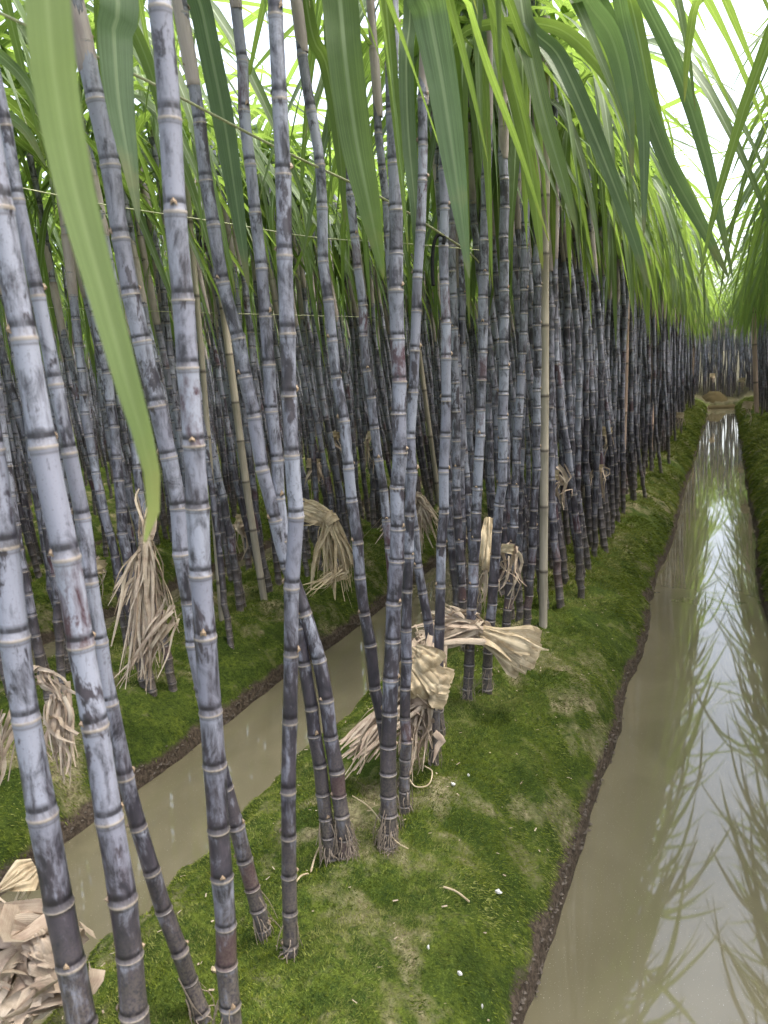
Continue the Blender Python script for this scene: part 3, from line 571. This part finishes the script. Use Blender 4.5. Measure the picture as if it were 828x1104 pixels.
def add_row(cx, y0, y1, step, per, spread, lean, tagk):
    y = y0
    while y < y1:
        for _ in range(random.choice(per)):
            px, py = cx + random.gauss(0, spread), y + random.gauss(0, .06)
            if np.min(np.hypot(hero_xy[:, 0] - px, hero_xy[:, 1] - py)) < .09: continue
            spots.append([px, py, tagk, random.gauss(0, .025), lean + random.gauss(0, .027), random.uniform(0, 6.28), random.uniform(.93, 1.06), random.randrange(NV)])
        y += step * random.uniform(.75, 1.25)
add_row(MAINC, 3.0, 6.0, .16, (2, 3, 3), .06, -.01, 'main'); add_row(MAINC, 6.0, 17.2, .17, (2, 3, 3), .065, 0.0, 'main')
add_row(-.86, 2.6, 17, .20, (1, 2, 3), .06, -.02, 'main')
for k, (c, hw) in enumerate(sorted(RIDGES, key=lambda q: -q[0])):
    if c > -1.2 or c < -16: continue
    idx = int(round((-2.12 - c) / 1.43)); add_row(c + .16, 1.35 if idx == 0 else .8, 17.5, (.17 if idx < 2 else .22), (1, 2, 3), .09, -.06 if idx < 2 else -.03, 'second' if idx == 0 else ('third' if idx == 1 else 'back')); 
    if idx < 7: add_row(c - .12, .9, 17.5, .24, (1, 2, 2), .08, -.05, 'second' if idx == 0 else ('third' if idx == 1 else 'back'))
add_row(.62, 1.2, 17.2, .19, (2, 2, 3), .06, .04, 'right'); add_row(.84, 2, 17, .26, (1, 2), .06, .0, 'right')
for c in (2.0, 3.45, 4.9): add_row(c, 1, 18, .26, (2, 3), .12, 0, 'farright')
# rows across the far end
for yy in (19.2, 19.6, 20.2, 20.8, 21.5, 22.2, 23.0, 24.0, 25.0, 26.0):
    x = -13.0
    while x < 8:
        for _ in range(random.choice((1, 2, 2))): spots.append([x + random.gauss(0, .05), yy + random.gauss(0, .09), 'end', random.gauss(0, .03), random.gauss(0, .03), random.uniform(0, 6.28), random.uniform(.95, 1.1), random.randrange(NV)])
        x += random.uniform(.16, .28)
keep = []
for s in spots:
    x, y, tg, tx, ty, rz, sc, vi = s; z = float(gheight(x, y, False)); Rm = rotm(tx, ty, rz) * sc; o = np.array([x, y, z - .01])
    # no crown may hang right in front of the lens
    for att in range(8):
        if y > 4.2: break
        V = CR0[vi] @ Rm.T + o
        q = V - CAM; d = q @ FW; a = (q @ R0) / np.maximum(d, .01) * F; b = -(q @ U0) / np.maximum(d, .01) * F; X = a * rt[0] + b * dn[0] + CX; Y = a * rt[1] + b * dn[1] + CY
        bad = ((d > .02) & (d < 1.25) & (X > -50) & (X < 880) & (Y > -50) & (Y < 1150)) | (np.linalg.norm(q, axis=1) < .4)
        if not bad.any(): break
        rz = random.uniform(0, 6.28); vi = random.randrange(NV); Rm = rotm(tx, ty, rz) * sc
    else: continue
    if tg in ('right', 'main'):
        cand = []
        for q_ in range(5 if tg == 'main' else 2):
            rz2 = rz if q_ == 0 else random.uniform(0, 6.28); R2 = rotm(tx, ty, rz2) * sc; V = CR0[vi] @ R2.T + o; q = V - CAM; d = q @ FW
            a = (q @ R0) / np.maximum(d, .01) * F; b = -(q @ U0) / np.maximum(d, .01) * F; X = a * rt[0] + b * dn[0] + CX; Y = a * rt[1] + b * dn[1] + CY
            if q_ and y < 4.2 and (((d > .02) & (d < 1.25) & (X > -50) & (X < 880) & (Y > -50) & (Y < 1150)) | (np.linalg.norm(q, axis=1) < .4)).any(): continue
            over = (V[:, 0] < .08) if tg == 'right' else (V[:, 0] > -.22); cand.append((over.mean(), rz2))
        rz = min(cand)[1]; Rm = rotm(tx, ty, rz) * sc
    top = o + Rm @ np.array([0, 0, 1.2]); pb = proj(o); pt = proj(top); vis = (pt[2] > 0) and (-25 < pt[0] < 850 or -25 < pb[0] < 850) and pb[2] > 0
    keep.append((x, y, z, tg, tx, ty, rz, sc, vi, vis, pb[0], pt[2]))
# nearest visible canes become individuals, the rest one mass
def score(s):
    pen = {'main': 1.0, 'second': 1.15, 'third': 1.7, 'back': 2.6, 'right': 1.0, 'farright': 9, 'end': 1.3}[s[3]]; return s[11] * pen
vis = sorted([s for s in keep if s[9] and s[3] != 'farright' and not (s[3] == 'right' and s[1] < 3.2)], key=score)
IND = vis[:300 - len(HERO)]; ids = set(id(s) for s in IND); REST = [s for s in keep if id(s) not in ids]
LAB = {
 'main': ("row beside the right-hand canal", "dark waxy cane in the dense row lining the wide canal"),
 'second': ("canes on the bank across the narrow ditch", "dark cane on the bank across the narrow ditch"),
 'third': ("shaded canes on the third bank", "shaded cane in the third row, two ditches back"),
 'right': ("canes on the bank right of the canal", "purple cane on the grassy bank right of the wide canal"),
 'end': ("canes closing the view at the canal's end", "distant cane in the row closing the far end of the canal"),
 'back': ("shaded canes of the deepest rows", "shaded cane deep in the field beyond the third row")}
ORD = "first second third fourth fifth sixth seventh eighth ninth tenth eleventh twelfth thirteenth fourteenth fifteenth sixteenth seventeenth eighteenth nineteenth twentieth".split()
def screen_at(C, z):
    return proj([np.interp(z, C[:, 2], C[:, k]) for k in range(3)])
HN = [('A', "frame-edge cane"), ('B', "tan-sheathed leaning cane"), ('C', "thick bluish upright cane"), ('E', "rooted pair's outer cane"), ('G', "vertical dark cane"), ('H', "leaning cane"), ('I', "shaggy-rooted cane"), ('N', "hooked cane"), ('O', "folded-leaf cane"), ('U', "cane by the bamboo pole")]
HX = sorted((screen_at(HPOS[k][2], .75)[0], nm) for k, nm in HN)
POLX = [(587, "pale bamboo pole"), (674, "pinkish bamboo pole"), (704, "slender far pole")]
buckets = {}
for s in IND:
    x, y, z, tg, tx, ty, rz, sc, vi = s[:9]; gx_ = proj([x, y, .75])[0]
    if tg == 'second' and y < 7.5:
        li = [h for h in HX if h[0] < gx_]; ri = [h for h in HX if h[0] >= gx_]
        key = ('second', "between the %s and the %s" % (li[-1][1], ri[0][1]) if li and ri else ("left of the %s" % ri[0][1] if ri else "right of the %s" % li[-1][1]))
    elif tg == 'main' and y < 8.5:
        li = [h for h in POLX if h[0] < gx_]; key = ('main', "right of the %s" % li[-1][1] if li else "left of the pale bamboo pole")
    else: key = None
    if key: buckets.setdefault(key, []).append((gx_, id(s)))
UNI = {}
for (tg, ph), L_ in buckets.items():
    L_.sort(reverse=ph.startswith("left of"))
    for i, (gx_, q) in enumerate(L_[:20]):
        o_ = ORD[i]
        UNI[q] = ("%s cane across the ditch, %s" % (o_, ph.replace(" and the ", " and ").replace("between the", "between"))) if tg == 'second' else "cane in the canal row, %s one %s" % (o_, ph)
for s in IND:
    x, y, z, tg, tx, ty, rz, sc, vi = s[:9]; gname, lab = LAB[tg]
    dband = "near" if y < 5 else ("middle" if y < 9 else "far")
    if tg in ('main', 'second'): lab = lab + ", " + dband + " stretch"; gname = dband + " " + gname
    lab = UNI.get(id(s), lab)
    e = thing("sugar_cane", lab, "sugar cane", (x, y, z - .01), gname); e.rotation_mode = 'XYZ'; e.rotation_euler = (Matrix.Rotation(ty, 3, 'Y') @ Matrix.Rotation(tx, 3, 'X') @ Matrix.Rotation(rz, 3, 'Z')).to_euler(); e.scale = (sc, sc, sc)
    for nm, me in zip(("stalk", "sheath", "crown"), MESH0[vi]): link(nm, me, e)
V_, F_, U_, M_ = [], [], [], []; off = 0
PA = [[q.arrays() for q in p] for p in P1]; PB = [[q.arrays() for q in p] for p in P2]; PC = [[q.arrays() for q in p] for p in [proto(k, 3) for k in range(NV)]]
for s in REST:
    x, y, z, tg, tx, ty, rz, sc, vi = s[:9]; Rm = rotm(tx, ty, rz) * sc; o = np.array([x, y, z - .01])
    for mi, (V, Fq, UV, M) in enumerate((PB if tg in ('back', 'third', 'end') else (PC if tg == 'right' else PA))[vi]): V_.append(V @ Rm.T + o); F_.append(Fq + off); U = UV.copy(); U[:, 1] += random.randint(0, 40) if mi != 1 else 0; U_.append(U); M_.append(np.full(len(Fq), mi)); off += len(V)
bm_ = link("sugar_cane_field", mk_mesh("sugar_cane_field", np.concatenate(V_), np.concatenate(F_), np.concatenate(U_), np.concatenate(M_), [M_CANE, M_SHEATH, M_LEAF])); bm_["kind"] = "stuff"
tag(bm_, "mass of black sugar canes with green tops filling the field behind", "sugar cane")
print("individual canes", len(IND) + len(HERO), "rest", len(REST))

# ------------------------------------------------------------------ bamboo poles
def pole(path, base, wpx, label, mat, inter=.26, top=None):
    P, b = lift(path, base); P[0, 2] -= .05
    if top: P = extend(P, top)
    C = smooth_path(P, 60, 2) - b; d = proj(b)[2]; r = .7 * wpx / 2 * d / F; s = np.r_[0, np.cumsum(np.linalg.norm(np.diff(C, axis=0), axis=1))]; ss, k_, vv = [], [], []; q = 0; i = 0
    while q < s[-1]:
        Ln = inter * random.uniform(.85, 1.15)
        for f, m in ((0, 1.10), (.03, 1.0), (.5, .98), (.96, 1.0)): ss.append(q + Ln * f); k_.append(m); vv.append(i + f)
        q += Ln; i += 1
    ss = np.array(ss); ok = ss <= s[-1]; ss = ss[ok]; C2 = np.stack([np.interp(ss, s, C[:, j]) for j in range(3)], 1); mb = MB(); tube(mb, C2, r * np.array(k_)[ok], np.array(vv)[ok], 14)
    tube(mb, np.array([C2[-1], C2[-1] + unit(C2[-1] - C2[-2]) * .002]), [r * .98, r * .02], None, 14)
    o = mb.build("bamboo_pole", mat); o.location = b; tag(o, label, "bamboo pole", "bamboo support poles")
pole([(588, 170), (587, 300), (587, 450)], (585, 672), 13, "pale bamboo pole standing upright, nearest one beside the wide canal", M_BAM, .22, 2.1)
pole([(677, 250), (675, 380)], (670, 542), 7.5, "pinkish bamboo pole standing in the dense row beside the canal", M_BAMP, .3, 2.0)
pole([(252, 420), (268, 540)], (287, 656), 11, "leaning pale bamboo pole across the narrow ditch", M_BAM, .2, 1.9)
pole([(222, 440), (231, 560)], (241, 700), 8, "pale pole half hidden behind the thick bluish upright cane", M_BAM, .3, 1.8)
pole([(452, 380), (464, 470)], (477, 560), 7, "thin tan pole leaning behind the pinkish purple cane", M_BAM, .3, 1.7)
pole([(706, 300), (704, 400)], (702, 492), 6, "slender pale pole among the canes where the row narrows", M_BAMP, .4, 1.9)
pole([(812, 330), (814, 390)], (816, 446), 7, "pinkish pole on the bank right of the canal", M_BAMP, .5, 2.0)
pole([(767, 372), (767, 395)], (767, 412), 2.6, "far white pole just left of the canal's end", M_BAM, .6, 1.8)
pole([(785, 370), (785, 395)], (784, 425), 2.6, "far white pole just right of the earth mound", M_BAM, .6, 1.8)
pole([(748, 372), (747, 400)], (747, 438), 3, "thin far pole at the end of the left bank", M_BAMP, .6, 1.8)

# ------------------------------------------------------------------ dried leaf bundles
def strands(mb, start, ends, n, w, sag, spread0=.012, nseg=10, curl=.009, key0=0):
    """n dry strips from around start to random points among ends"""
    ends = np.array(ends)
    for i in range(n):
        a, b = ends[rng.integers(len(ends))], ends[rng.integers(len(ends))]; e = a + (b - a) * rng.random() + rng.normal(0, .012, 3); s = start + rng.normal(0, spread0, 3); L = np.linalg.norm(e - s); f = rng.uniform(.6, 1.05); e = s + (e - s) * f
        m1 = s + (e - s) * .33 + rng.normal(0, curl, 3) + np.array([0, 0, sag * L * .8]); m2 = s + (e - s) * .68 + rng.normal(0, curl, 3) + np.array([0, 0, sag * L])
        P = smooth_path([s, m1, m2, e], nseg, 1); ww = w * rng.uniform(.5, 1.5); W = ww * .5 * (1 - .75 * np.linspace(0, 1, nseg)**2); d = rng.normal(size=3); T = unit(P[-1] - P[0]); S = np.cross(T, d)[None, :].repeat(nseg, 0); tw = rng.uniform(-2, 2) * np.linspace(0, 1, nseg)
        S = unit(S); Nn = np.cross(T, S); S = S * np.cos(tw)[:, None] + Nn * np.sin(tw)[:, None]; ribbon(mb, P, W, S, int(rng.integers(0, 200)), rng.uniform(.3, .9))
def coil(mb, c, axis_, r, turns, w, h):
    ax = unit(axis_); u_ = unit(np.cross(ax, [0.3, .5, .8])); v_ = np.cross(ax, u_); n = int(26 * turns); t = np.linspace(0, turns * 2 * math.pi, n)
    P = c + r * (1 + .06 * np.sin(t * 1.7))[:, None] * (np.cos(t)[:, None] * u_ + np.sin(t)[:, None] * v_) + ax * np.linspace(-h / 2, h / 2, n)[:, None] + ax * (.006 * np.sin(t * .9))[:, None]
    ribbon(mb, P, np.full(n, w / 2), np.repeat(ax[None, :], n, 0), int(rng.integers(0, 200)), .3, wav=.15)
def folded(mb, a, b, w0, w1, layers=5, thick=.012, wob=.010):
    """pleated leaf blades fanning from a to b, each turning back on itself at the rounded end"""
    a = np.array(a); b = np.array(b); T = unit(b - a); view = unit((a + b) / 2 - CAM); S0 = unit(np.cross(T, view)); Nn = np.cross(T, S0); L = np.linalg.norm(b - a); nb = layers * 2 + 1
    if Nn @ view > 0: Nn = -Nn
    for k in range(nb):
        q = (k / (nb - 1) - .5) if nb > 1 else 0; q += rng.normal(0, .05); n = 22; t = np.linspace(0, 1, n); ext = (1 - .16 * (2 * q)**2) * rng.uniform(.93, 1.0)
        wid = np.interp(t, [0, .35, 1], [w0 * .5, w0 * .8, w1]); h = rng.uniform(-.5, .5) * thick
        P = a + (b - a) * (t * ext)[:, None] + S0 * (q * wid)[:, None] + Nn * (h * np.sin(t * 3.1) + wob * .5 * np.sin(t * rng.uniform(5, 11) + rng.uniform(0, 6)) + thick * .9 * (.5 - abs(q)) - thick * 2.2 * np.clip(t - .86, 0, 1)**1.2 * 4)[:, None]
        bw = np.interp(t, [0, .3, .85, 1], [.2, .26, .34, .26]) * wid * rng.uniform(.7, 1.15); m = 7; u_ = np.linspace(-1, 1, m); ph = rng.uniform(0, 6); cr = (.0035 * np.sin(u_ * rng.uniform(3, 6) + ph))[None, :] * np.linspace(.6, 1.3, n)[:, None] + rng.normal(0, .0006, (n, m))
        V = P[:, None, :] + S0[None, None, :] * (bw[:, None] * u_[None, :])[:, :, None] + Nn[None, None, :] * cr[:, :, None]; key = int(rng.integers(0, 200))
        UV = np.stack([np.tile((u_ + 1) / 2, n), np.repeat(t * .98 + .01 + key, m)], 1); i = (np.arange(n - 1)[:, None] * m + np.arange(m - 1)[None, :]).ravel(); mb.add(V.reshape(-1, 3), np.stack([i, i + 1, i + m + 1, i + m], 1), UV)
def bundle(label, origin, parts, group="tied bundles of dry leaves"):
    root = thing("dry_leaf_bundle", label, "dry leaves", tuple(origin), group)
    for nm, mb, mat in parts:
        for a in mb.v: a -= origin
        mb.build(nm, mat, root)
    return root
D = at_depth
# hanging tassel behind the two thick pale canes
k = D(157, 585, 2.35); a, b_, c = MB(), MB(), MB(); strands(a, k, [D(118, 650, 2.3), D(135, 735, 2.3), D(160, 745, 2.3), D(192, 680, 2.35)], 85, .011, .05, .010); strands(a, D(178, 662, 2.33), [D(125, 735, 2.3), D(150, 742, 2.3), D(170, 725, 2.3)], 26, .010, 0, .02); strands(a, k, [D(150, 520, 2.4), D(162, 515, 2.4), D(146, 540, 2.4)], 10, .012, 0.02, .006)
coil(b_, k, k - D(157, 640, 2.35), .019, 3, .014, .03); bundle("hanging tassel of dry leaf strips under the tip of the pale drooping leaf", k, [("strips", a, M_DRY), ("knot", b_, M_DRY)])
# knot with drooping tail across the ditch
k = D(356, 560, 3.1); a, b_, c = MB(), MB(), MB(); strands(a, k, [D(336, 632, 3.1), D(362, 650, 3.1), D(384, 648, 3.1), D(386, 610, 3.1)], 70, .012, .09, .012); strands(a, D(372, 615, 3.1), [D(328, 632, 3.05), D(334, 640, 3.05)], 18, .010, .0, .015)
folded(c, D(322, 548, 3.1), k, .07, .05, 5, .02); strands(c, k, [D(318, 542, 3.1), D(322, 562, 3.1)], 24, .018, .08, .01); coil(b_, k, D(340, 545, 3.1) - D(375, 590, 3.1), .028, 3, .018, .035); bundle("pale knotted bundle drooping like a horse tail across the ditch", k, [("strips", a, M_DRYP), ("knot", b_, M_DRYP), ("folded_end", c, M_DRYP)])
# arched bunch behind the blue-grey cane
k = D(446, 535, 3.3); a, b_, c = MB(), MB(), MB(); strands(a, k, [D(452, 590, 3.3), D(470, 586, 3.3), D(474, 560, 3.3)], 60, .011, .14, .012); strands(a, D(440, 545, 3.3), [D(398, 582, 3.2), D(402, 590, 3.2)], 14, .01, .05, .01); coil(b_, k, [1, 0, .4], .022, 2.5, .016, .03)
bundle("arched bunch of dry strips just left of the pinkish purple cane", k, [("strips", a, M_DRY), ("knot", b_, M_DRY)])
# folded pale leaf against a dark cane
a = MB(); folded(a, D(527, 558, 2.5), D(524, 618, 2.45), .042, .030, 4, .016, .012); a2 = MB(); strands(a2, D(525, 615, 2.45), [D(516, 655, 2.5), D(520, 668, 2.5)], 8, .012, .02, .005)
bundle("small folded pale leaf stuck upright between two dark canes", D(525, 590, 2.48), [("folded_leaf", a, M_DRYP), ("strips", a2, M_DRY)])
# knotted bundle with the big folded end
k = D(516, 680, 2.25); a, b_, c = MB(), MB(), MB(); strands(a, k, [D(436, 690, 2.15), D(440, 720, 2.15), D(462, 664, 2.4), D(480, 655, 2.45)], 110, .015, .05, .016); strands(a, D(450, 690, 2.2), [D(438, 725, 2.1), D(450, 740, 2.1), D(470, 715, 2.15)], 24, .013, .03, .02)
folded(c, k, D(580, 708, 2.15), .055, .105, 7, .03, .006); strands(c, k, [D(572, 722, 2.13), D(584, 700, 2.14)], 30, .02, .03, .014); coil(b_, k, D(560, 690, 2.15) - D(480, 672, 2.3), .030, 3.5, .02, .04)
bundle("large knotted bundle lying sideways with a broad pale folded end", k, [("strips", a, M_DRY), ("knot", b_, M_DRY), ("folded_end", c, M_DRYP)])
# wrapped crumpled leaf and fan
k = D(448, 722, 1.92); a, b_, c = MB(), MB(), MB(); strands(a, D(450, 752, 1.92), [D(362, 812, 1.85), D(366, 842, 1.8), D(392, 822, 1.8)], 75, .013, .05, .022); strands(a, D(455, 755, 1.93), [D(432, 836, 1.85), D(444, 846, 1.85), D(466, 800, 1.9), D(470, 770, 1.95)], 60, .013, .06, .022); strands(a, D(462, 700, 2.0), [D(440, 760, 1.9), D(470, 765, 1.93)], 34, .016, .1, .02)
for p, q, wd in (((440, 708), (478, 748), .055), ((446, 700), (470, 722), .05), ((458, 735), (482, 742), .06), ((436, 712), (452, 750), .04)): folded(c, D(*p, 1.90), D(*q, 1.86), wd, wd * 1.15, 4, .03, .014)
coil(c, D(462, 728, 1.92), D(440, 705, 1.92) - D(480, 750, 1.92), .040, 2.2, .05, .07); coil(b_, D(452, 752, 1.92), [0.1, 0, 1], .034, 2.5, .016, .03)
bundle("crumpled dry leaf wrapped round a cane with a fan of strips spilling below", k, [("strips", a, M_DRY), ("knot", b_, M_DRY), ("wrapped_leaf", c, M_DRYP)])
# strips at the left edge
k = D(46, 735, 1.9); a, b_ = MB(), MB(); strands(a, D(42, 730, 1.9), [D(70, 752, 1.85), D(76, 760, 1.85)], 16, .012, .05, .01); strands(a, D(62, 750, 1.87), [D(58, 838, 1.8), D(76, 846, 1.8), D(66, 840, 1.8)], 34, .011, .02, .012); strands(a, D(48, 775, 1.85), [D(92, 800, 1.8), D(96, 802, 1.8)], 3, .012, .02, .004); strands(a, D(20, 760, 1.9), [D(-6, 820, 1.85), D(-8, 870, 1.85)], 10, .012, .05, .02); coil(b_, D(40, 728, 1.9), [1, 0, 0], .02, 2, .014, .02)
bundle("short broom of dry strips hanging between the two thick leaning canes", k, [("strips", a, M_DRY), ("knot", b_, M_DRY)])
# big heap in the lower left corner
k = D(15, 1040, 1.25); a, b_, c = MB(), MB(), MB(); strands(a, D(45, 1040, 1.22), [D(-60, 1020, 1.2), D(-60, 1110, 1.15), D(-20, 1160, 1.15)], 70, .034, .12, .03, 16, .016); strands(a, D(50, 1022, 1.25), [D(-70, 1000, 1.25), D(-60, 1060, 1.2)], 46, .036, .22, .02, 16, .014)
for p, q, wd in (((30, 1022), (57, 1034), .04), ((34, 1050), (57, 1060), .03), ((44, 1010), (56, 1030), .035)): folded(c, D(*p, 1.2), D(*q, 1.17), wd, wd * 1.1, 4, .03, .016)
strands(a, D(60, 1062, 1.1), [D(-20, 1100, 1.0), D(-10, 1092, 1.0)], 3, .018, .0, .004); coil(b_, D(44, 1035, 1.2), [1, 0, .3], .035, 2.5, .02, .04)
bundle("big crumpled heap of dry leaves in the lower left corner", k, [("strips", a, M_DRY), ("knot", b_, M_DRY), ("folded_leaf", c, M_DRY)])
a = MB(); folded(a, D(38, 934, 1.5), D(-4, 962, 1.45), .055, .012, 2, .004, .004); a2 = MB(); strands(a2, D(36, 940, 1.5), [D(8, 1000, 1.5), D(10, 996, 1.5)], 4, .012, -.05, .003)
bundle("single pale dry leaf pointing left above the corner heap", D(30, 940, 1.5), [("folded_leaf", a, M_DRYP), ("strips", a2, M_DRYP)])
# small pale wraps on canes deeper in the rows
wraps = [(733, 448, 9.0, .05, "tiny pale leaf wrap where the row meets the narrow bank"), (652, 466, 4.6, .045, "pale leaf wrap on the dense row left of the slender pole"), (596, 512, 3.2, .03, "small pale leaf wrap right of the near bamboo pole"), (806, 437, 8.5, .06, "pale leaf wrap beside the pinkish pole on the right bank"), (800, 410, 12, .05, "distant pale leaf wrap on the right bank"),
         (547, 592, 2.6, .025, "small cream leaf wrap behind the dark knobbly cane"), (402, 470, 4.2, .035, "pale wrap deep in the field above the horse-tail bundle"), (338, 500, 4.0, .04, "pale wrap deep in the field right of the vertical dark cane"), (262, 560, 3.8, .04, "pale loose strips beside the leaning bamboo pole"), (104, 610, 3.0, .04, "pale wrap on the second bank left of the hanging tassel"),
         (645, 505, 4.2, .03, "small cream wrap low on the dense row"), (768, 405, 16, .06, "speck of pale leaf at the canal's far end"), (360, 470, 4.6, .035, "pale wrap seen between two leaning canes"), (505, 540, 3.4, .03, "pale wrap behind the slim cane")]
for (x, y, d, r, lab) in wraps:
    k = D(x, y, d); a, c = MB(), MB(); coil(c, k, [.2, .1, 1], r * .8, 1.6, r * .9, r * .6); strands(a, k, [k + np.array([-.06, -.02, -.16]), k + np.array([.07, -.03, -.13]), k + np.array([.0, -.04, -.2])], 9, .014, .08, .02, 7, .02); bundle(lab, k, [("strips", a, M_DRY), ("wrapped_leaf", c, M_DRYP)], "small dry leaf wraps in the rows")

# ------------------------------------------------------------------ strings, hook, litter
def cord(name, pts, r, mat, label, cat, group=None, n=60):
    P = smooth_path(np.array(pts), n, 1); c = P[0].copy(); mb = MB(); tube(mb, P - c, r, None, 6); o = mb.build(name, mat); o.location = c; tag(o, label, cat, group)
cord("twine", [D(-30, 0, 1.10), D(30, 28, 1.12), D(60, 41, 1.13), D(140, 78, 1.18), D(200, 108, 1.22), D(300, 160, 1.36), D(415, 215, 1.55), D(480, 255, 1.7), D(512, 278, 2.0), D(526, 300, 2.3)], .0022, M_TWINE, "greenish twine slanting across the upper left canes", "twine", "training twines")
cord("twine", [D(-10, 196, 1.9), D(60, 210, 1.95), D(120, 222, 2.0), D(240, 240, 2.1), D(340, 256, 2.2), D(430, 262, 2.3), D(520, 270, 2.35)], .0015, M_TWINE, "fine pale twine running nearly level behind the front canes", "twine", "training twines")
cord("twine", [D(20, 330, 3.2), D(120, 334, 3.3), D(250, 338, 3.4), D(400, 342, 3.5)], .0015, M_TWINE, "thin twine strung low through the second row", "twine", "training twines")
hd_ = screen_at(HPOS["N"][2], 1.25)[2] - .03
cord("wire_hook", [D(*p_, hd_) for p_ in ((467, 308), (466, 285), (468, 262), (473, 253), (479, 255), (478, 263))], .0042, M_BLACK, "black bent hook hanging on the pinkish purple cane", "hook", None, 24)
cord("twine", [D(380, 858, 1.66), D(400, 872, 1.62), D(425, 905, 1.6), D(440, 915, 1.6)], .0013, M_DRYP, "short pale string lying at the shaggy cane's foot", "twine", None, 20)
cord("curled_twig", [D(440, 838, 1.75), D(448, 848, 1.73), D(462, 846, 1.74), D(466, 832, 1.78), D(458, 826, 1.8)], .0016, M_DRYP, "curled pale twig below the wrapped leaf", "twig", None, 24)
for (x0, y0, x1, y1, lab) in ((335, 940, 345, 912, "forked pale twig on the moss left of the shaggy cane"), (332, 942, 318, 952, "little pale twig beside the vertical dark cane"), (478, 956, 506, 972, "thin straight twig lying on the mossy ridge")):
    a_ = ground_at(x0, y0, 0.); b2 = ground_at(x1, y1, 0.)
    for _ in range(4): a_ = ground_at(x0, y0, float(gheight(a_[0], a_[1])) + .006); b2 = ground_at(x1, y1, float(gheight(b2[0], b2[1])) + .012)
    cord("dry_twig", [a_, (a_ + b2) / 2 + [0, 0, .006], b2], .002, M_DRYP, lab, "twig", None, 10)
for (x, y, s_, lab) in ((538, 964, .012, "white flake on the moss near the canal edge"), (489, 848, .011, "white petal-like flake right of the shaggy cane"), (496, 1052, .006, "small white flake near the bottom of the ridge"), (232, 1048, .02, "pale flat chip beside the thick bluish cane"), (520, 1088, .005, "tiny white speck lowest on the ridge"), (462, 1024, .004, "tiny pale speck in the middle of the ridge moss"), (505, 838, .006, "small white speck beside the petal-like flake")):
    p = ground_at(x, y, 0)
    for _ in range(4): p = ground_at(x, y, float(gheight(p[0], p[1])))
    mb = MB(); n = 7; a = np.linspace(0, 2 * math.pi, n, endpoint=False); rr = s_ * .7 * rng.uniform(.5, 1.1, n); up = .006
    V = np.vstack([np.stack([rr * np.cos(a), rr * .6 * np.sin(a), rng.uniform(.3, 1, n) * up], 1), np.stack([rr * np.cos(a), rr * .6 * np.sin(a), rng.uniform(.3, 1, n) * up - .004], 1), [[0, 0, up * 1.1], [0, 0, -.004]]]); fs = []
    for i in range(n): j = (i + 1) % n; fs += [(i, j, 2 * n), (i + n, 2 * n + 1, j + n), (i, i + n, j + n), (i, j + n, j)]
    mb.add(V, fs, np.zeros((len(V), 2))); o = mb.build("leaf_fragment", M_WHITE if s_ < .013 else M_DRYP, smooth=False); o.location = p + np.array([0, 0, .004]); tag(o, lab, "leaf litter")
# fine loose litter
mb = MB()
for _ in range(600):
    x = random.uniform(-1.15, -.36) if random.random() < .75 else random.uniform(-2.5, -1.75); y = random.uniform(.7, 4.5); z = float(_) if False else 0
    a = random.uniform(0, 6.28); L = random.uniform(.001, .006); d = np.array([math.cos(a), math.sin(a), random.uniform(-.1, .3)]) * L; s_ = np.array([-math.sin(a), math.cos(a), random.uniform(-.3, .3)]) * random.uniform(.0006, .0018)
    c = np.array([x, y, 0.]); mb.add(np.array([c - d - s_, c - d + s_, c + d + s_, c + d - s_]), [(0, 1, 2, 3)], np.array([[0, 0.], [1, 0], [1, .9], [0, .9]]) + [0, random.randint(0, 90)])
V, Fq, UV, M = mb.arrays(); cen = V.reshape(-1, 4, 3).mean(1); zz = gheight(cen[:, 0], cen[:, 1]); V[:, 2] += np.repeat(zz, 4) + .007
o = link("leaf_litter", mk_mesh("leaf_litter", V, Fq, UV, M, M_DRY, False)); o["kind"] = "stuff"; tag(o, "fine scraps of dry leaf strewn on the moss", "leaf litter")
